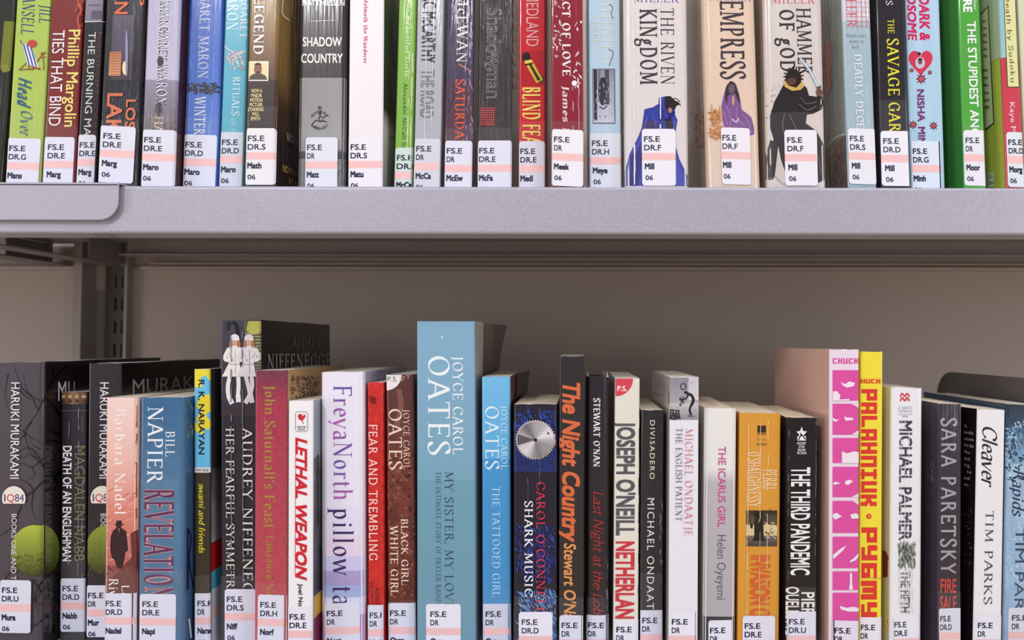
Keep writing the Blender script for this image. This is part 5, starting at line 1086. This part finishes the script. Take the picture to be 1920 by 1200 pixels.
for q, ch in enumerate('CHUCK'): b.H(ch, 'block', 1561 + q * 10, 1569.5 + q * 10, 682, 671.5, PK, 'author')
for y0, y1 in ((694, 751), (757, 815), (821, 868), (875, 932), (939, 999), (1006, 1065), (1071, 1106), (1111, 1170)): b.rect(1561, y0, 1610.5, y1, PK)
b.poly([(1610.5, 757), (1596, 757), (1610.5, 765)], (240, 222, 236)); b.poly([(1610.5, 815), (1596, 815), (1610.5, 806)], (240, 222, 236)); b.poly([(1610.5, 932), (1596, 932), (1610.5, 924)], (240, 222, 236)); b.poly([(1610.5, 939), (1598, 939), (1610.5, 947)], (240, 222, 236))
WS = (246, 232, 242)
for pts in ([(1576, 716), (1584, 720), (1592, 715), (1603, 718), (1600, 724), (1588, 727), (1580, 723)], [(1561, 734), (1568, 733), (1575, 740), (1574, 749), (1592, 748), (1592, 751), (1561, 751)], [(1561, 783), (1568, 787), (1574, 786), (1566, 791), (1561, 788)], [(1582, 781), (1590, 783), (1598, 783), (1600, 787), (1586, 789), (1583, 785)], [(1578, 868), (1578, 846), (1588, 850), (1600, 846), (1611, 848), (1611, 868)], [(1584, 902), (1592, 899), (1599, 902), (1590, 909), (1584, 908)], [(1561, 905), (1568, 903), (1575, 906), (1563, 909)], [(1561, 964), (1568, 961), (1578, 968), (1566, 974), (1561, 970)], [(1594, 964), (1604, 962), (1611, 966), (1611, 972), (1596, 972)], [(1561, 1040), (1576, 1028), (1586, 1022), (1580, 1032), (1562, 1048)], [(1592, 1052), (1600, 1046), (1608, 1038), (1611, 1040), (1604, 1050), (1594, 1054)], [(1593, 1072), (1597, 1076), (1597, 1092), (1599, 1105), (1591, 1105), (1593, 1090)], [(1574, 1135), (1586, 1139), (1600, 1137), (1611, 1140), (1611, 1146), (1590, 1146), (1576, 1142)]): b.poly(pts, WS)
b.sticker(1561, 1609, 1162, 'DR', 'Pala', 0.03, tx=3, sx=1.0, rl=1, rr_=1, c=(236, 224, 240)); b.done()
b = lower('paperback_book', 'slim bright yellow book with red block lettering', 0.528, 659, (1614, 1656), (1611, 1653.5), (246, 226, 66), left=(240, 220, 60), wr=.3, r=0.001, depth=0.14)
b.H('CHUCK', 'block', 1604, 1651, 719, 710.5, (222, 70, 50), 'author'); RE = (224, 60, 52); b.T('PALAHNIUK', 'block', 1615, 1645, 729, 949, RE, 'author'); b.T('PYGMY', 'block', 1615, 1645, 988, 1158, RE); b.ell(1629, 968, 5, 5, RE); b.pen([(1628, 966), (1631, 968), (1628, 971)], 1, (246, 226, 66))
b.splat(1623, 1082, 1652, 1086, 14, [(190, 190, 80)], 8, 2, 0, .2, part='crease_wear', seed=61)
b.sticker(1611.5, 1653, 1157, 'DR', 'Pala', 0.0, tx=1, sx=.9, rl=1, rr_=1, c=(238, 236, 240)); b.done()
b = lower('paperback_book', 'white paperback with dark capitals and green patch, red emblem at its top', 0.528, 727, (1672, 1731), (1669, 1729), (240, 238, 242), left=(214, 208, 198), wr=.7, r=0.0025, page=(234, 224, 206))
for q, (x_, y_) in enumerate(((1688, 738), (1697, 738), (1688, 746), (1697, 746))): b.pen([(x_, y_ + 6), (x_ + 3, y_), (x_ + 6, y_ + 2), (x_ + 8, y_ + 6)], 3, (214, 74, 74), part='emblem')
for q, t_ in enumerate(("ST. MARTIN'S", 'PAPERBACKS')): b.H(t_, 'serif', 1684, 1710, 767 + q * 6.5, 762 + q * 6.5, (150, 146, 156), 'emblem')
b.pen([(1684, 777), (1710, 777)], .8, (150, 146, 156), part='emblem'); b.H('NOVEL', 'sans', 1692, 1702, 782.5, 779, (110, 106, 116), 'emblem')
b.T('MICHAEL PALMER', 'bold', 1687, 1710, 789, 1013, (66, 66, 78), 'author'); b.creases([1690, 1697, 1704], 790, 1010, (232, 230, 234), 1.6, 62, dash=.7)
b.splat(1684, 1018, 1716, 1064, 150, [(84, 100, 84), (60, 74, 62), (120, 134, 116), (150, 160, 146)], 16, 3, 1.57, .2, seed=63); b.T('THE FIFTH VIAL', 'bold', 1689, 1706, 1070, 1188, (88, 90, 84), bold=-2); b.creases([1692, 1699, 1704], 1070, 1140, (232, 230, 234), 1.6, 66, dash=.7); b.splat(1684, 1066, 1712, 1150, 60, [(216, 222, 210), (226, 226, 228)], 22, 1.6, 1.57, .1, seed=64)
b.poly([(1656, 1032), (1662, 1034), (1667, 1046), (1665, 1052), (1665, 1082), (1656, 1082)], (134, 52, 36), 'L'); b.splat(1656, 1130, 1668, 1180, 12, [(230, 220, 120)], 14, 3, 1.5, .1, face='L', seed=65)
b.sticker(1675, 1722, 1152, 'DR.E', 'Palm', -0.04, tx=1, sx=.75, c=(238, 238, 244)); b.done()
b = lower('paperback_book', 'dark aubergine book with silver capitals above two short red words', 0.520, 757, (1760, 1804), (1759, 1802), (58, 50, 60), left=(72, 62, 72), wr=1.5, coat=.9, r=0.001, page=(242, 228, 200))
b.T('SARA PARETSKY', 'humanist', 1765, 1793, 783, 1076, (164, 164, 170), 'author', bold=2); b.H('FIRE', 'bold', 1763, 1793, 1111, 1085, (206, 76, 66)); b.H('SALE', 'bold', 1762, 1793, 1144, 1117, (206, 76, 66)); b.splat(1740, 860, 1752, 900, 10, [(110, 100, 112)], 20, 3, 1.5, .1, face='L', seed=67)
b.tape(1108); b.sticker(1760, 1801.5, 1141, 'DR.D', 'Pare', -0.04, tx=2, sx=.66, c=(222, 224, 238), rr_=3, rl=3); b.done()
b = lower('paperback_book', 'white paperback with flowing black script title and spaced grey capitals', 0.515, 768, (1832.5, 1885.5), (1825.5, 1879), (240, 238, 240), left=(38, 34, 38), wr=.3, r=0.0012, page=(244, 230, 204), depth=.125)
b.T('Cleaver', 'script', 1842, 1870, 795, 908, (44, 40, 46), it=.35, slope=-.02, bold=2); b.T('TIM PARKS', 'serif', 1848, 1863, 957, 1134, (84, 82, 90), 'author', slope=-.02, spacing=1.3)
for q, t_ in enumerate(('A', 'journalist,', 'interviews', 'shot that', 'the', 'and', 'ing', ': to', 'and', 'or.')): b.H(t_, 'serifb', 1808, 1810 + min(16, 3 * len(t_)), 800 + q * 12.2, 794 + q * 12.2, (176, 170, 172), 'blurb', 'L', yb1=803 + q * 12.2, yc1=797 + q * 12.2)
b.splat(1810, 950, 1824, 1060, 26, [(120, 114, 118), (90, 86, 90)], 7, 2, 0, .2, face='L', seed=68)
b.sticker(1826, 1877, 1153, 'DR', 'Park', 0.0, tx=6, sx=.93, rl=1, rr_=1, c=(234, 234, 244)); b.done()
b = lower('paperback_book', 'icy blue paperback at the far right of the lower shelf, dark at its top', 0.530, 758, (1888, 1946), (1881, 1940), (120, 160, 190), left=(64, 84, 100), wr=.7, r=0.0016, page=(234, 220, 196))
b.band(759, 800, (40, 48, 58), (60, 82, 104), noise=.3); b.band(800, 870, (70, 100, 130), (140, 180, 210), noise=.3); b.band(870, 1250, (170, 200, 224), (150, 184, 216), noise=.15, ny=12)
b.splat(1886, 790, 1920, 900, 160, [(120, 170, 210), (190, 214, 232), (60, 90, 120), (40, 60, 84)], 12, 5, 1, 1, seed=69); b.splat(1884, 900, 1920, 1130, 90, [(196, 216, 234), (150, 190, 222)], 12, 6, 1, 1, seed=70)
b.T('Rapids', 'script', 1899, 1921, 878, 966, (44, 56, 84), it=.3, bold=2); b.T('TIM PARKS', 'sans', 1904, 1921, 990, 1190, (60, 74, 104), 'author')
b.tape(1090); b.sticker(1890, 1935, 1139, 'DR', 'Park', 0.0, tx=7, sx=.9); b.done()
# ================================================================== steel fittings
def hooked_plate():
    """bent plate hooked over the front lip at the left, books stand on its top"""
    d = 0.5008; t = 0.0012
    xr = at(222, 360, d).x; xl = -0.56; zb = at(100, 412.5, d).z; zt = DECK_U + 0.0012; R = 0.0135
    pts = [(xl, zt - 0.001)]
    pts += [(xr, zt - 0.001)]
    for k in range(9):
        a = math.radians(0 - 90 * k / 8); pts.append((xr - R + R * math.cos(a), zb + R + R * math.sin(a)))
    pts += [(xl, zb)]
    o = Vector((xr, d, zb)); n = len(pts); V, Fc = [], []
    for y in (d, d + t): V += [tuple(Vector((p[0], y, p[1])) - o) for p in pts]
    Fc += [tuple(range(n))[::-1], tuple(range(n, 2 * n))] + [(k, (k + 1) % n, (k + 1) % n + n, k + n) for k in range(n)]
    # top fold running back over the shelf
    root = bpy.data.objects.new('hooked_bookend_plate', None); col.objects.link(root); root.location = o
    tag(root, 'grey steel plate with rounded corner hooked over the upper shelf front at left', 'bracket')
    bevel(mesh_obj('face_plate', V, Fc, GREY, root), 0.0006, 3)
    V, Fc = [], []
    tp = [(d, zt - 0.0012), (d + 0.0004, zt - 0.0003), (d + 0.0012, zt), (0.66, zt)]
    x2 = at(236, 347, 0.512).x
    for x in (xl, xr): V += [tuple(Vector((x, p[0], p[1])) - o) for p in tp] + [tuple(Vector((x, p[0], p[1] - 0.0011)) - o) for p in tp[::-1]]
    Fc = [(k, (k + 1) % 8, (k + 1) % 8 + 8, k + 8) for k in range(8)] + [tuple(range(8))[::-1], tuple(range(8, 16))]
    mesh_obj('base_plate', V, Fc, GREY, root)
hooked_plate()
def bookend():
    X = 0.3605; z0 = DECK_L; z1 = at(1850, 703, 0.61).z
    y0, y1, R, t = 0.54, at(1741, 720, 0.70).y, 0.028, 0.0012
    pts = [(y0, z0), (y0, z1 - 0.004), (y0 + .004, z1)]
    y1 = 0.697
    for k in range(10):
        a = math.radians(90 - 90 * k / 9); pts.append((y1 - R + R * math.cos(a), z1 - R + R * math.sin(a)))
    pts += [(y1, z0)]
    o = Vector((X, y0, z0)); n = len(pts)
    V = [tuple(Vector((X, p[0], p[1])) - o) for p in pts] + [tuple(Vector((X + t, p[0], p[1])) - o) for p in pts]
    Fc = [tuple(range(n)), tuple(range(n, 2 * n))[::-1]] + [(k, k + n, (k + 1) % n + n, (k + 1) % n) for k in range(n)]
    root = bpy.data.objects.new('metal_bookend', None); col.objects.link(root); root.location = o
    tag(root, 'dark grey metal bookend with rounded top corner behind the last books at lower right', 'bookend')
    m = metal_mat('dark_grey_bookend_steel', (112, 106, 104), 0.45, 0.3, 0.05)
    bevel(mesh_obj('upright_plate', V, Fc, m, root), 0.0004, 2)
    V, Fc = [], []; box_geo(V, Fc, 0, 0.10, 0, 0.14, 0, 0.0012)
    mesh_obj('foot_plate', V, Fc, m, root)
bookend()
